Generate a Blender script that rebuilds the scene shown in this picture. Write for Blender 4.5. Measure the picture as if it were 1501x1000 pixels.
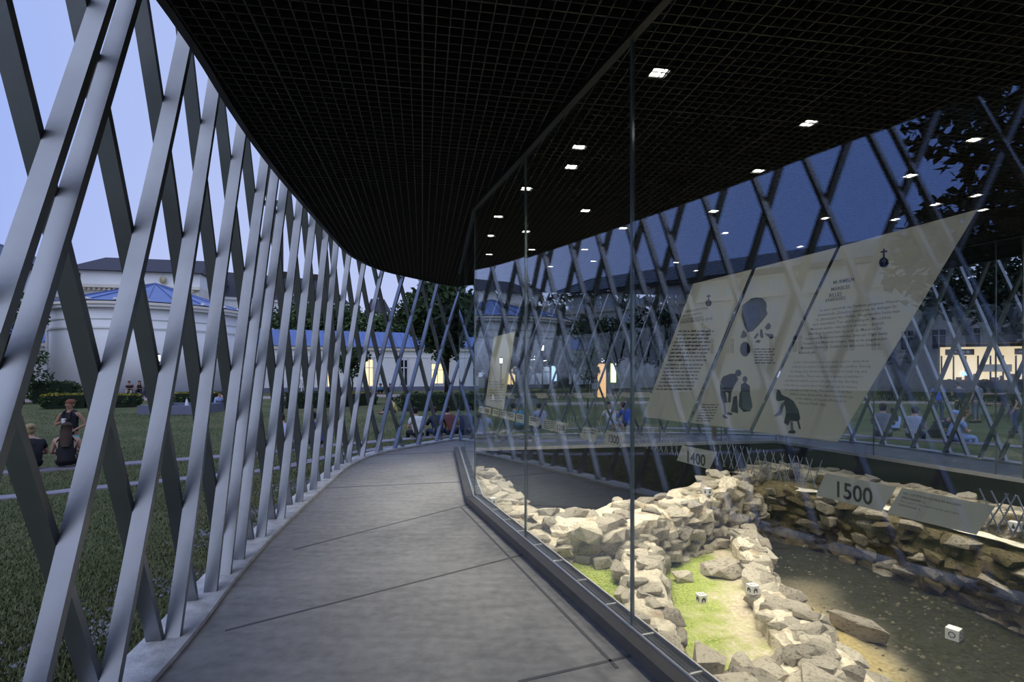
import bpy, bmesh, math, random
from mathutils import Vector, Matrix, noise
from mathutils.geometry import tessellate_polygon

scene = bpy.context.scene
for o in list(bpy.data.objects):
    bpy.data.objects.remove(o, do_unlink=True)

# ------------------------------------------------------------------ camera
F, CX, HY, EYE = 775.0, 750.5, 545.0, 1.6      # focal length in pixels, principal column, horizon row, eye height
cam_data = bpy.data.cameras.new('camera')
cam = bpy.data.objects.new('camera', cam_data)
scene.collection.objects.link(cam)
cam.location = (0, 0, EYE)
cam.rotation_euler = (math.pi / 2, 0, 0)
cam_data.sensor_width = 36.0
cam_data.lens = 36.0 * F / 1501.0
cam_data.shift_y = (HY - 500.0) / 1501.0
cam_data.clip_end = 600
cam_data.clip_start = 0.05
scene.camera = cam

# ------------------------------------------------------------------ sky, twilight glow, exposure
world = bpy.data.worlds.new('dusk_sky')
scene.world = world
world.use_nodes = True
wn, wl = world.node_tree.nodes, world.node_tree.links
wn.clear()
w_out = wn.new('ShaderNodeOutputWorld')
w_bg = wn.new('ShaderNodeBackground')
w_tc = wn.new('ShaderNodeTexCoord')
w_sep = wn.new('ShaderNodeSeparateXYZ')
w_ramp = wn.new('ShaderNodeValToRGB')
wl.new(w_tc.outputs['Generated'], w_sep.inputs[0])
wl.new(w_sep.outputs['Z'], w_ramp.inputs['Fac'])
w_mr = wn.new('ShaderNodeMapRange'); w_mr.interpolation_type = 'SMOOTHSTEP'
w_mr.inputs['From Min'].default_value = -0.45; w_mr.inputs['From Max'].default_value = -1.0
w_mr.inputs['To Min'].default_value = 0.0; w_mr.inputs['To Max'].default_value = 0.85
wl.new(w_sep.outputs['X'], w_mr.inputs['Value'])
w_mix = wn.new('ShaderNodeMix'); w_mix.data_type = 'RGBA'
wl.new(w_mr.outputs[0], w_mix.inputs['Factor']); wl.new(w_ramp.outputs['Color'], w_mix.inputs['A'])
w_mix.inputs['B'].default_value = (0.15, 0.30, 0.92, 1)                     # deeper blue away from the afterglow
wl.new(w_mix.outputs['Result'], w_bg.inputs['Color'])
wl.new(w_bg.outputs[0], w_out.inputs['Surface'])
e = w_ramp.color_ramp.elements
e[0].position = 0.0; e[0].color = (0.54, 0.61, 0.90, 1)
e[1].position = 1.0; e[1].color = (0.36, 0.47, 0.86, 1)
m_ = w_ramp.color_ramp.elements.new(0.35); m_.color = (0.44, 0.54, 0.90, 1)
w_bg.inputs['Strength'].default_value = 1.0

sun_data = bpy.data.lights.new('twilight_glow', 'SUN')
sun_data.energy = 0.9
sun_data.angle = math.radians(70)
sun_data.color = (0.86, 0.90, 1.0)
sun = bpy.data.objects.new('twilight_glow', sun_data)
scene.collection.objects.link(sun)
sun.rotation_euler = Vector((0.25, 0.75, -0.80)).to_track_quat('-Z', 'Y').to_euler()     # soft twilight from behind the camera and the left

vs = scene.view_settings
vs.view_transform = 'Standard'
vs.look = 'None'
vs.gamma = 1.0
vs.exposure = 0.0
vs.use_curve_mapping = False
scene.cycles.transparent_max_bounces = 16
scene.cycles.max_bounces = 8
scene.cycles.caustics_reflective = False
scene.cycles.caustics_refractive = False

RND = random.Random(7)
COL = scene.collection

# ------------------------------------------------------------------ materials
def nodes(name):
    m = bpy.data.materials.new(name)
    m.use_nodes = True
    nt = m.node_tree
    return m, nt, nt.nodes['Principled BSDF']

def setcol(b, c): b.inputs['Base Color'].default_value = (c[0], c[1], c[2], 1)

def mat(name, col, rough=0.6, metal=0.0, var=0.0, scale=6.0, bump=0.0, bscale=None, emit=None, estr=0.0, detail=6.0, objvar=0.0, spec=0.5):
    """procedural material: colour varied by object-space noise, optional bump, optional per-object tint"""
    m, nt, b = nodes(name)
    b.inputs['Roughness'].default_value = rough
    b.inputs['Metallic'].default_value = metal
    b.inputs['Specular IOR Level'].default_value = spec
    setcol(b, col)
    L = nt.links
    if var or bump or objvar:
        tc = nt.nodes.new('ShaderNodeTexCoord')
        n = nt.nodes.new('ShaderNodeTexNoise')
        n.inputs['Scale'].default_value = scale
        n.inputs['Detail'].default_value = detail
        L.new(tc.outputs['Object'], n.inputs['Vector'])
        if var:
            r = nt.nodes.new('ShaderNodeValToRGB')
            r.color_ramp.elements[0].position = 0.3
            r.color_ramp.elements[1].position = 0.7
            r.color_ramp.elements[0].color = tuple(max(0, c * (1 - var)) for c in col) + (1,)
            r.color_ramp.elements[1].color = tuple(min(1, c * (1 + var)) for c in col) + (1,)
            L.new(n.outputs['Fac'], r.inputs['Fac'])
            last = r.outputs['Color']
            if objvar:
                oi = nt.nodes.new('ShaderNodeObjectInfo')
                hs = nt.nodes.new('ShaderNodeHueSaturation')
                mr = nt.nodes.new('ShaderNodeMapRange')
                mr.inputs['To Min'].default_value = 1 - objvar
                mr.inputs['To Max'].default_value = 1 + objvar
                L.new(oi.outputs['Random'], mr.inputs['Value'])
                L.new(mr.outputs[0], hs.inputs['Value'])
                L.new(last, hs.inputs['Color'])
                last = hs.outputs['Color']
            L.new(last, b.inputs['Base Color'])
        if bump:
            n2 = nt.nodes.new('ShaderNodeTexNoise')
            n2.inputs['Scale'].default_value = bscale or scale * 4
            n2.inputs['Detail'].default_value = 8
            L.new(tc.outputs['Object'], n2.inputs['Vector'])
            bp = nt.nodes.new('ShaderNodeBump')
            bp.inputs['Strength'].default_value = bump
            bp.inputs['Distance'].default_value = 0.05
            L.new(n2.outputs['Fac'], bp.inputs['Height'])
            L.new(bp.outputs[0], b.inputs['Normal'])
    if emit:
        b.inputs['Emission Color'].default_value = (emit[0], emit[1], emit[2], 1)
        b.inputs['Emission Strength'].default_value = estr
    return m

def glass_mat(name, f0, tint):
    """thin sheet of glass: clear transmission plus a mirror whose strength follows the angle (Schlick)"""
    m = bpy.data.materials.new(name)
    m.use_nodes = True
    nt = m.node_tree; nt.nodes.clear(); L = nt.links
    out = nt.nodes.new('ShaderNodeOutputMaterial')
    tr = nt.nodes.new('ShaderNodeBsdfTransparent'); tr.inputs[0].default_value = (*tint, 1)
    gl = nt.nodes.new('ShaderNodeBsdfGlossy'); gl.inputs['Roughness'].default_value = 0.0; gl.inputs['Color'].default_value = (0.86, 0.93, 1.0, 1)
    geo = nt.nodes.new('ShaderNodeNewGeometry')
    dot = nt.nodes.new('ShaderNodeVectorMath'); dot.operation = 'DOT_PRODUCT'
    L.new(geo.outputs['Normal'], dot.inputs[0]); L.new(geo.outputs['Incoming'], dot.inputs[1])
    def mth(op, a, b=None):
        n = nt.nodes.new('ShaderNodeMath'); n.operation = op
        for i, v in enumerate((a, b)):
            if v is None: continue
            if isinstance(v, (int, float)): n.inputs[i].default_value = v
            else: L.new(v, n.inputs[i])
        return n.outputs[0]
    c = mth('ABSOLUTE', dot.outputs['Value'])
    p = mth('POWER', mth('SUBTRACT', 1.0, c), 5.0)
    r = mth('ADD', mth('MULTIPLY', p, 1 - f0), f0)
    mx = nt.nodes.new('ShaderNodeMixShader')
    L.new(r, mx.inputs[0]); L.new(tr.outputs[0], mx.inputs[1]); L.new(gl.outputs[0], mx.inputs[2])
    L.new(mx.outputs[0], out.inputs['Surface'])
    return m

def film_mat(name, col, alpha):
    m = bpy.data.materials.new(name)
    m.use_nodes = True
    nt = m.node_tree; nt.nodes.clear(); L = nt.links
    out = nt.nodes.new('ShaderNodeOutputMaterial')
    tr = nt.nodes.new('ShaderNodeBsdfTransparent'); tr.inputs[0].default_value = (0.9, 0.92, 0.9, 1)
    df = nt.nodes.new('ShaderNodeBsdfDiffuse'); df.inputs[0].default_value = (*col, 1)
    tl = nt.nodes.new('ShaderNodeBsdfTranslucent'); tl.inputs[0].default_value = (*col, 1)
    m1 = nt.nodes.new('ShaderNodeMixShader'); m1.inputs[0].default_value = 0.5
    L.new(df.outputs[0], m1.inputs[1]); L.new(tl.outputs[0], m1.inputs[2])
    m2 = nt.nodes.new('ShaderNodeMixShader'); m2.inputs[0].default_value = alpha
    L.new(tr.outputs[0], m2.inputs[1]); L.new(m1.outputs[0], m2.inputs[2])
    L.new(m2.outputs[0], out.inputs['Surface'])
    return m

M = {}
M['steel'] = mat('satin_steel', (0.30, 0.31, 0.32), 0.38, 0.85, var=0.12, scale=3, bump=0.02, bscale=40)
M['ceiling_black'] = mat('ceiling_black', (0.006, 0.006, 0.006), 0.9)
M['slat'] = mat('ceiling_slat', (0.030, 0.027, 0.024), 0.6)
M['black_metal'] = mat('black_metal', (0.012, 0.012, 0.012), 0.5)
M['roof_edge'] = mat('roof_edge', (0.02, 0.02, 0.022), 0.5)
M['sill'] = mat('sill_grey', (0.10, 0.095, 0.09), 0.45, var=0.15, scale=4)
M['trim_light'] = mat('trim_light', (0.75, 0.74, 0.70), 0.3, 0.4)
M['channel'] = mat('channel_dark', (0.015, 0.015, 0.016), 0.5)
M['joint'] = mat('glass_edge', (0.22, 0.27, 0.27), 0.15, 0.3)
M['curb'] = mat('curb_concrete', (0.68, 0.68, 0.67), 0.8, var=0.25, scale=9, bump=0.2)
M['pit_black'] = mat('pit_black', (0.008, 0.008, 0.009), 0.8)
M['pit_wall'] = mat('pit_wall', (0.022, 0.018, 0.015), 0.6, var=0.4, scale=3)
M['glass_near'] = glass_mat('vitrine_glass', 0.12, (0.955, 0.97, 0.965))
M['glass_far'] = glass_mat('vitrine_glass_back', 0.05, (0.95, 0.97, 0.97))
M['film'] = film_mat('printed_film', (0.77, 0.77, 0.69), 0.92)
M['film_pale'] = film_mat('printed_film_pale', (0.80, 0.80, 0.70), 0.72)
M['ink'] = mat('ink_dark', (0.03, 0.03, 0.035), 0.7)
M['ink_soft'] = mat('ink_soft', (0.11, 0.11, 0.105), 0.7)
M['ink_olive'] = mat('ink_olive', (0.10, 0.095, 0.06), 0.7)
M['ink_blue'] = mat('ink_blue', (0.03, 0.03, 0.10), 0.6)
M['print_grey'] = mat('print_grey', (0.14, 0.14, 0.135), 0.8, var=0.25, scale=30)
M['print_dark'] = mat('print_dark', (0.08, 0.078, 0.076), 0.8)
M['print_light'] = mat('print_light', (0.30, 0.30, 0.28), 0.8)
M['decal_white'] = mat('decal_white', (0.62, 0.62, 0.58), 0.6)
M['lens'] = mat('lamp_lens', (1, 1, 1), 0.5, emit=(1.0, 0.95, 0.84), estr=14.0)
M['lamp_box'] = mat('lamp_box', (0.05, 0.05, 0.05), 0.4, 0.5)

def floor_mat():
    m, nt, b = nodes('walkway_concrete')
    L = nt.links
    tc = nt.nodes.new('ShaderNodeTexCoord')
    n1 = nt.nodes.new('ShaderNodeTexNoise'); n1.inputs['Scale'].default_value = 0.9; n1.inputs['Detail'].default_value = 6
    n2 = nt.nodes.new('ShaderNodeTexNoise'); n2.inputs['Scale'].default_value = 14; n2.inputs['Detail'].default_value = 8
    mp = nt.nodes.new('ShaderNodeMapping'); mp.inputs['Scale'].default_value = (1.0, 4.0, 1.0)
    n3 = nt.nodes.new('ShaderNodeTexNoise'); n3.inputs['Scale'].default_value = 3.0; n3.inputs['Detail'].default_value = 9
    L.new(tc.outputs['Object'], n1.inputs['Vector']); L.new(tc.outputs['Object'], n2.inputs['Vector'])
    L.new(tc.outputs['Object'], mp.inputs[0]); L.new(mp.outputs[0], n3.inputs['Vector'])
    a = nt.nodes.new('ShaderNodeMath'); a.operation = 'ADD'
    L.new(n1.outputs['Fac'], a.inputs[0]); L.new(n2.outputs['Fac'], a.inputs[1])
    a2 = nt.nodes.new('ShaderNodeMath'); a2.operation = 'ADD'
    L.new(a.outputs[0], a2.inputs[0]); L.new(n3.outputs['Fac'], a2.inputs[1])
    r = nt.nodes.new('ShaderNodeMapRange')
    r.inputs['From Min'].default_value = 1.1; r.inputs['From Max'].default_value = 1.9
    L.new(a2.outputs[0], r.inputs['Value'])
    cr = nt.nodes.new('ShaderNodeValToRGB')
    cr.color_ramp.elements[0].color = (0.245, 0.24, 0.23, 1)
    cr.color_ramp.elements[1].color = (0.43, 0.42, 0.41, 1)
    L.new(r.outputs[0], cr.inputs['Fac'])
    L.new(cr.outputs[0], b.inputs['Base Color'])
    b.inputs['Roughness'].default_value = 0.62
    bp = nt.nodes.new('ShaderNodeBump'); bp.inputs['Strength'].default_value = 0.12; bp.inputs['Distance'].default_value = 0.02
    L.new(n2.outputs['Fac'], bp.inputs['Height']); L.new(bp.outputs[0], b.inputs['Normal'])
    return m
M['floor'] = floor_mat()
M['seam'] = mat('floor_seam', (0.16, 0.16, 0.165), 0.8)

# ------------------------------------------------------------------ object helpers
def org(p):
    v = Vector((0, 0, 0))
    while p is not None:
        v += p.location; p = p.parent
    return v

def tag(o, label=None, cat=None, group=None, kind=None):
    if label: o['label'] = label
    if cat: o['category'] = cat
    if group: o['group'] = group
    if kind: o['kind'] = kind
    return o

def empty(name, loc, label=None, cat=None, group=None, kind=None):
    o = bpy.data.objects.new(name, None)
    o.location = loc
    o.empty_display_size = 0.1
    COL.objects.link(o)
    return tag(o, label, cat, group, kind)

def link_mesh(name, me, parent=None, loc=None):
    o = bpy.data.objects.new(name, me)
    COL.objects.link(o)
    if parent is not None: o.parent = parent
    if loc is not None: o.location = loc
    return o

class MB:
    """collects world-space geometry; build() links it as ONE mesh object (relative to its parent)"""
    def __init__(s): s.v = []; s.f = []
    def add(s, vs_, fs_):
        k = len(s.v)
        s.v += [Vector(v) for v in vs_]
        s.f += [tuple(i + k for i in f) for f in fs_]
    def box(s, c, h, ax=None):
        """centre, half sizes, optional 3 axes"""
        c = Vector(c)
        X, Y, Z = ax if ax else (Vector((1, 0, 0)), Vector((0, 1, 0)), Vector((0, 0, 1)))
        vs_ = [c + X * (h[0] * a) + Y * (h[1] * b) + Z * (h[2] * d) for d in (-1, 1) for b in (-1, 1) for a in (-1, 1)]
        s.add(vs_, [(0, 2, 3, 1), (4, 5, 7, 6), (0, 1, 5, 4), (2, 6, 7, 3), (0, 4, 6, 2), (1, 3, 7, 5)])
    def bar(s, a, b, w, t, up=Vector((0, 0, 1))):
        """straight bar from a to b, width w (sideways), thickness t"""
        a, b = Vector(a), Vector(b)
        d = (b - a); l = d.length; d.normalize()
        side = d.cross(up)
        if side.length < 1e-4: side = d.cross(Vector((1, 0, 0)))
        side.normalize(); u = side.cross(d)
        s.box((a + b) / 2, (w / 2, l / 2, t / 2), (side, d, u))
    def tube(s, pts, radii, n=10, cap=True):
        pts = [Vector(p) for p in pts]
        rings = []
        for i, p in enumerate(pts):
            d = (pts[min(i + 1, len(pts) - 1)] - pts[max(i - 1, 0)]).normalized()
            a = d.cross(Vector((0, 0, 1)))
            if a.length < 1e-3: a = Vector((1, 0, 0))
            a.normalize(); b = a.cross(d)
            r = radii[i] if isinstance(radii, (list, tuple)) else radii
            rings.append([p + a * (r * math.cos(2 * math.pi * k / n)) + b * (r * math.sin(2 * math.pi * k / n)) for k in range(n)])
        vs_ = [v for r in rings for v in r]
        fs_ = []
        for i in range(len(rings) - 1):
            for k in range(n):
                fs_.append((i * n + k, i * n + (k + 1) % n, (i + 1) * n + (k + 1) % n, (i + 1) * n + k))
        if cap:
            fs_.append(tuple(range(n)))
            fs_.append(tuple(reversed(range((len(rings) - 1) * n, len(rings) * n))))
        s.add(vs_, fs_)
    def prism(s, poly, z0, z1):
        """vertical prism over a 2D polygon"""
        n = len(poly)
        vs_ = [Vector((p[0], p[1], z0)) for p in poly] + [Vector((p[0], p[1], z1)) for p in poly]
        fs_ = [(k, (k + 1) % n, n + (k + 1) % n, n + k) for k in range(n)]
        fs_ += [tuple(reversed(range(n))), tuple(range(n, 2 * n))]
        s.add(vs_, fs_)
    def slab(s, quad, thick):
        """thin plate: front polygon (3D, planar) + thickness vector"""
        n = len(quad); t = Vector(thick)
        vs_ = [Vector(q) for q in quad] + [Vector(q) + t for q in quad]
        fs_ = [tuple(range(n)), tuple(reversed(range(n, 2 * n)))]
        fs_ += [(k, n + k, n + (k + 1) % n, (k + 1) % n) for k in range(n)]
        s.add(vs_, fs_)
    def grid(s, nx, ny, fn):
        vs_ = [fn(i / (nx - 1), j / (ny - 1)) for j in range(ny) for i in range(nx)]
        fs_ = [(j * nx + i, j * nx + i + 1, (j + 1) * nx + i + 1, (j + 1) * nx + i) for j in range(ny - 1) for i in range(nx - 1)]
        s.add(vs_, fs_)
    def ball(s, c, r, n=8, m=6):
        c = Vector(c); r = Vector(r) if not isinstance(r, (int, float)) else Vector((r, r, r))
        vs_ = []
        for j in range(m + 1):
            th = math.pi * j / m
            for i in range(n):
                ph = 2 * math.pi * i / n
                vs_.append(c + Vector((r.x * math.sin(th) * math.cos(ph), r.y * math.sin(th) * math.sin(ph), r.z * math.cos(th))))
        fs_ = [(j * n + i, (j + 1) * n + i, (j + 1) * n + (i + 1) % n, j * n + (i + 1) % n) for j in range(m) for i in range(n)]
        s.add(vs_, fs_)
    def build(s, name, m, parent=None, smooth=False, fix=True):
        o_ = org(parent)
        me = bpy.data.meshes.new(name)
        me.from_pydata([v - o_ for v in s.v], [], s.f)
        if fix:
            bm = bmesh.new(); bm.from_mesh(me)
            bmesh.ops.recalc_face_normals(bm, faces=bm.faces)
            bm.to_mesh(me); bm.free()
        if m is not None: me.materials.append(M[m] if isinstance(m, str) else m)
        if smooth:
            for p in me.polygons: p.use_smooth = True
        me.update()
        return link_mesh(name, me, parent)

def at(px, py, z):
    """world point on the ray of a pixel at height z"""
    D = F * (EYE - z) / (py - HY)
    return Vector(((px - CX) / F * D, D, z))

def atD(px, py, D):
    return Vector(((px - CX) / F * D, D, EYE - (py - HY) / F * D))

# ------------------------------------------------------------------ plan curves
def catmull(pts, closed=True, sub=12):
    n = len(pts); out = []
    for i in range(n if closed else n - 1):
        p0, p1, p2, p3 = (Vector(pts[(i + k) % n]) if closed else Vector(pts[max(0, min(n - 1, i + k))]) for k in (-1, 0, 1, 2))
        for j in range(sub):
            t = j / sub
            out.append(0.5 * ((2 * p1) + (p2 - p0) * t + (2 * p0 - 5 * p1 + 4 * p2 - p3) * t * t + (3 * p1 - p0 - 3 * p2 + p3) * t ** 3))
    if not closed: out.append(Vector(pts[-1]))
    return out

class Path:
    def __init__(s, pts, closed=True):
        s.p = pts; s.closed = closed; s.s = [0.0]
        n = len(pts)
        for i in range(1, n + (1 if closed else 0)):
            s.s.append(s.s[-1] + (pts[i % n] - pts[i - 1]).length)
        s.len = s.s[-1]
    def at(s, d):
        import bisect
        if s.closed: d = d % s.len
        d = max(0.0, min(s.len - 1e-6, d))
        i = max(0, bisect.bisect_right(s.s, d) - 1)
        a, b = s.p[i], s.p[(i + 1) % len(s.p)]
        return a.lerp(b, (d - s.s[i]) / max(1e-9, s.s[i + 1] - s.s[i]))
    def tan(s, d):
        return (s.at(d + 0.05) - s.at(d - 0.05)).normalized()

# centre line of the lattice shell, counter-clockwise seen from above is behind camera -> right -> far -> left
LAT = [(-1.70, 0.0), (-1.73, 1.0), (-1.84, 2.0), (-2.00, 3.09), (-2.22, 4.08), (-2.40, 5.1), (-2.57, 6.4), (-2.72, 7.7),
       (-2.83, 9.05), (-2.64, 10.3), (-2.10, 11.3), (-1.33, 12.4), (0.0, 13.05), (2.0, 13.45), (4.2, 13.6), (6.4, 13.2), (7.9, 11.6), (8.7, 9.2),
       (9.5, 6.0), (10.2, 2.0), (10.0, -3.0), (7.5, -7.0), (3.0, -8.5), (-0.5, -7.0), (-2.2, -4.2), (-1.95, -1.6)]
lat = Path(catmull([Vector(p) for p in LAT], True, 14), True)
def lat_nrm(d):                      # outward normal
    t = lat.tan(d)
    return Vector((-t.y, t.x))
NSAMP = [lat.len * k / 900 for k in range(900)]
def inset_ring(off, n=240):
    return [lat.at(lat.len * k / n) + lat_nrm(lat.len * k / n) * off for k in range(n)]

# vitrine: polygon of the glass enclosure
GDIR = Vector((0.332, -0.943)).normalized()      # along the near glass, towards the camera side
GN = Vector((0.943, 0.332)).normalized()         # from the walkway into the vitrine
GJ = Vector((0.704, 3.117))                      # foot of the nearest joint
GDIST = GJ.dot(GN)
G1 = Vector((-0.453, 6.387)); GJ2 = Vector((0.118, 4.804))
G2 = Vector((-1.06, 10.6)); G3 = Vector((5.94, 11.9)); G4 = Vector((7.35, 7.6)); G5 = Vector((8.5, 3.6)); G6 = Vector((7.8, -3.5)); G0 = GJ + GDIR * 7.0
VIT = [G0, G1, G2, G3, G4, G5, G6]
ZC = 3.585                                       # underside of the ceiling grid
ZS = 0.10                                        # top of the glass sill

def glass_pt(px, py, off=0.0):
    """pixel -> point on the near glass plane (off = metres into the vitrine)"""
    d = Vector(((px - CX) / F, 1.0))
    t = (GDIST + off) / d.dot(GN)
    return Vector((d.x * t, t, EYE - (py - HY) / F * t))

# ------------------------------------------------------------------ walkway, curb, pit shell
def holed(name, outer, holes, z, m):
    loops = [[Vector((p.x, p.y, 0)) for p in outer]] + [[Vector((p.x, p.y, 0)) for p in h] for h in holes]
    tris = tessellate_polygon(loops)
    vs_ = [Vector((p.x, p.y, z)) for l in loops for p in l]
    b = MB(); b.add(vs_, tris)
    return b.build(name, m)

floor = tag(holed('floor', inset_ring(0.02, 160), [VIT], 0.0, 'floor'), kind='structure')
def seam(a, b, w=0.02):
    s = MB(); s.bar(Vector((a.x, a.y, 0.001)), Vector((b.x, b.y, 0.001)), w, 0.004)
    s.build('seam', 'seam', floor)
for a, b in (((694, 738), (430, 806)), ((796, 806), (330, 925)), ((668, 662), (540, 668)), ((690, 706), (470, 716)), ((925, 962), (760, 1000))):
    seam(at(*a, 0), at(*b, 0))
sa, sb = at(676, 744, 0), at(905, 980, 0)
seam(sa, sb, 0.02)

curb = MB()
ring_n = 300
for k in range(ring_n):
    d0, d1 = lat.len * k / ring_n, lat.len * (k + 1) / ring_n
    a0, a1 = lat.at(d0) - lat_nrm(d0) * 0.10, lat.at(d0) + lat_nrm(d0) * 0.16
    b0, b1 = lat.at(d1) - lat_nrm(d1) * 0.10, lat.at(d1) + lat_nrm(d1) * 0.16
    z0, z1 = -0.35, 0.03
    q = [(a0, z0), (a1, z0), (b1, z0), (b0, z0), (a0, z1), (a1, z1), (b1, z1), (b0, z1)]
    curb.add([Vector((p.x, p.y, z)) for p, z in q], [(4, 5, 6, 7), (0, 4, 7, 3), (1, 2, 6, 5)])
tag(curb.build('trim_1', 'curb', smooth=False), kind='structure')

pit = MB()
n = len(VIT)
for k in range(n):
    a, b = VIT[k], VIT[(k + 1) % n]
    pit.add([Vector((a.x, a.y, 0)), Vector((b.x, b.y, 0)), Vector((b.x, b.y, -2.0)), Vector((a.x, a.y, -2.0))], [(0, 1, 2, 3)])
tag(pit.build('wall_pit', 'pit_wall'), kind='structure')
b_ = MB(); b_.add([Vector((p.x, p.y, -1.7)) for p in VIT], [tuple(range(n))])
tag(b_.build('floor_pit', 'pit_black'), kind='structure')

# ------------------------------------------------------------------ ceiling: black void, slats, roof edge
c_ring = inset_ring(-0.06, 240)
cm = MB(); cm.add([Vector((p.x, p.y, ZC + 0.12)) for p in c_ring], [tuple(range(len(c_ring)))])
ceiling = tag(cm.build('ceiling', 'ceiling_black'), kind='structure')
fe = MB()
for k in range(len(c_ring)):
    a, b = c_ring[k], c_ring[(k + 1) % len(c_ring)]
    ai, bi = c_ring[k] - lat_nrm(lat.len * k / 240) * 0.05, c_ring[(k + 1) % 240] - lat_nrm(lat.len * (k + 1) / 240) * 0.05
    fe.add([Vector((a.x, a.y, ZC - 0.01)), Vector((b.x, b.y, ZC - 0.01)), Vector((b.x, b.y, ZC + 0.55)), Vector((a.x, a.y, ZC + 0.55)),
            Vector((ai.x, ai.y, ZC - 0.01)), Vector((bi.x, bi.y, ZC - 0.01)), Vector((bi.x, bi.y, ZC + 0.12)), Vector((ai.x, ai.y, ZC + 0.12))],
           [(0, 1, 2, 3), (0, 1, 5, 4), (4, 5, 6, 7)])
tag(fe.build('trim_2', 'roof_edge'), kind='structure')
rf = MB(); rf.add([Vector((p.x, p.y, ZC + 0.55)) for p in c_ring], [tuple(range(len(c_ring)))])
tag(rf.build('ceiling_roof', 'roof_edge'), kind='structure')

def clip_line(p0, d, poly):
    """intervals of the line p0 + t d inside a polygon"""
    ts = []
    nrm = Vector((-d.y, d.x))
    for k in range(len(poly)):
        a, b = poly[k] - p0, poly[(k + 1) % len(poly)] - p0
        ha, hb = a.dot(nrm), b.dot(nrm)
        if (ha < 0) != (hb < 0):
            u = ha / (ha - hb)
            ts.append(a.lerp(b, u).dot(d))
    ts.sort()
    return [(ts[i], ts[i + 1]) for i in range(0, len(ts) - 1, 2)]

S1 = Vector((-0.167, 0.986)).normalized(); S2 = Vector((S1.y, -S1.x))
CELL = 0.0785
in_ring = inset_ring(-0.12, 200)
rest = MB(); n_slat = 0
for fam, (d, q) in enumerate(((S1, S2), (S2, S1))):
    lo, hi = (-2.9, 9.6) if fam == 0 else (0.6, 13.2)
    k = math.ceil(lo / CELL)
    while k * CELL < hi:
        p0 = q * (k * CELL)
        wid = 0.011 if k % 12 == 0 else 0.006
        for t0, t1 in clip_line(p0, d, in_ring):
            if fam == 0: t0 = max(t0, 0.3)
            if t1 - t0 < 0.05: continue
            a, b = p0 + d * t0, p0 + d * t1
            big = (fam == 0 and k * CELL < 8.4) or (fam == 1 and k * CELL < 11.6)
            mb = MB() if big else rest
            mb.bar(Vector((a.x, a.y, ZC + 0.0275)), Vector((b.x, b.y, ZC + 0.0275)), wid, 0.055)
            if big: mb.build('slat', 'slat', ceiling); n_slat += 1
        k += 1
tag(rest.build('slat_far', 'slat', ceiling), kind='stuff')
print('slats', n_slat)

# ------------------------------------------------------------------ lattice shell
def s_on_ray(px):
    """arc position where the lattice meets the horizontal ray of a pixel column (visible left side)"""
    d = Vector(((px - CX) / F, 1.0)).normalized(); nrm = Vector((-d.y, d.x))
    best = None
    for k in range(len(lat.p)):
        a, b = lat.p[k], lat.p[(k + 1) % len(lat.p)]
        ha, hb = a.dot(nrm), b.dot(nrm)
        if (ha < 0) != (hb < 0):
            u = ha / (ha - hb); p = a.lerp(b, u); t = p.dot(d)
            if t > 0.2 and (best is None or t < best[0]): best = (t, lat.s[k] + u * (lat.s[k + 1] - lat.s[k]))
    return best[1]
A_PX = [-31, 24, 163, 247, 305, 347, 365, 382, 410, 434.5, 457, 475, 492, 508.5, 530, 554, 581, 608.5, 638.5, 668]
B_PX = [25, 162, 246, 304, 347, 383, 411, 436, 458, 477, 493, 500, 515, 538.5, 564.5, 591, 624, 656]
A_S = [s_on_ray(x) for x in A_PX]; B_S = [s_on_ray(x) for x in B_PX]
def fill(lst, lo, hi, steps):
    """carry the rhythm on where the photograph does not show it directly"""
    s = lst[-1] + 0.45; i = 0
    while s < hi: lst.append(s); s += steps[i % len(steps)]; i += 1
    s = lst[0] - 0.55
    while s > lo: lst.insert(0, s); s -= 0.62
fill(A_S, min(A_S) - 3.2, 27.5, (0.62, 0.62, 0.31, 0.62, 0.62))
fill(B_S, min(B_S) - 3.2, 27.5, (0.62, 0.62, 0.62, 0.62, 0.31))
for s in [27.5 + 1.1 * k for k in range(int((lat.len - 31) / 1.1))]:
    A_S.append(s); B_S.append(s + 0.3)
KLEAN = 0.385
lattice = empty('lattice_facade', (lat.at(0).x, lat.at(0).y, 0.03), 'tall curving shell of crossed satin steel bars around the walkway', 'lattice')
ZT = 4.5
def lattice_bar(s_eye, sgn):
    b = MB(); NS = 10
    for i in range(NS + 1):
        z = 0.03 + (ZT - 0.03) * i / NS
        s = s_eye + sgn * KLEAN * (z - 1.6)
        nv = lat_nrm(s); c = lat.at(s) + nv * (0.0 if sgn > 0 else 0.085); t = lat.tan(s)
        ca = 1 / math.sqrt(1 + KLEAN ** 2)
        w = Vector((t.x * ca, t.y * ca, -sgn * KLEAN * ca)) * 0.018
        if i in (0,): w = Vector((t.x, t.y, 0)) * 0.020
        h = Vector((nv.x, nv.y, 0)) * 0.042
        c3 = Vector((c.x, c.y, z))
        b.v += [c3 - w - h, c3 + w - h, c3 + w + h, c3 - w + h]
        if i:
            k = 4 * (i - 1)
            for j in range(4): b.f.append((k + j, k + (j + 1) % 4, k + 4 + (j + 1) % 4, k + 4 + j))
    b.f += [(3, 2, 1, 0), tuple(4 * NS + j for j in range(4))]
    b.build('bar', 'steel', lattice)
for s in A_S: lattice_bar(s, 1)
for s in B_S: lattice_bar(s, -1)
print('bars', len(A_S), len(B_S))

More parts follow.
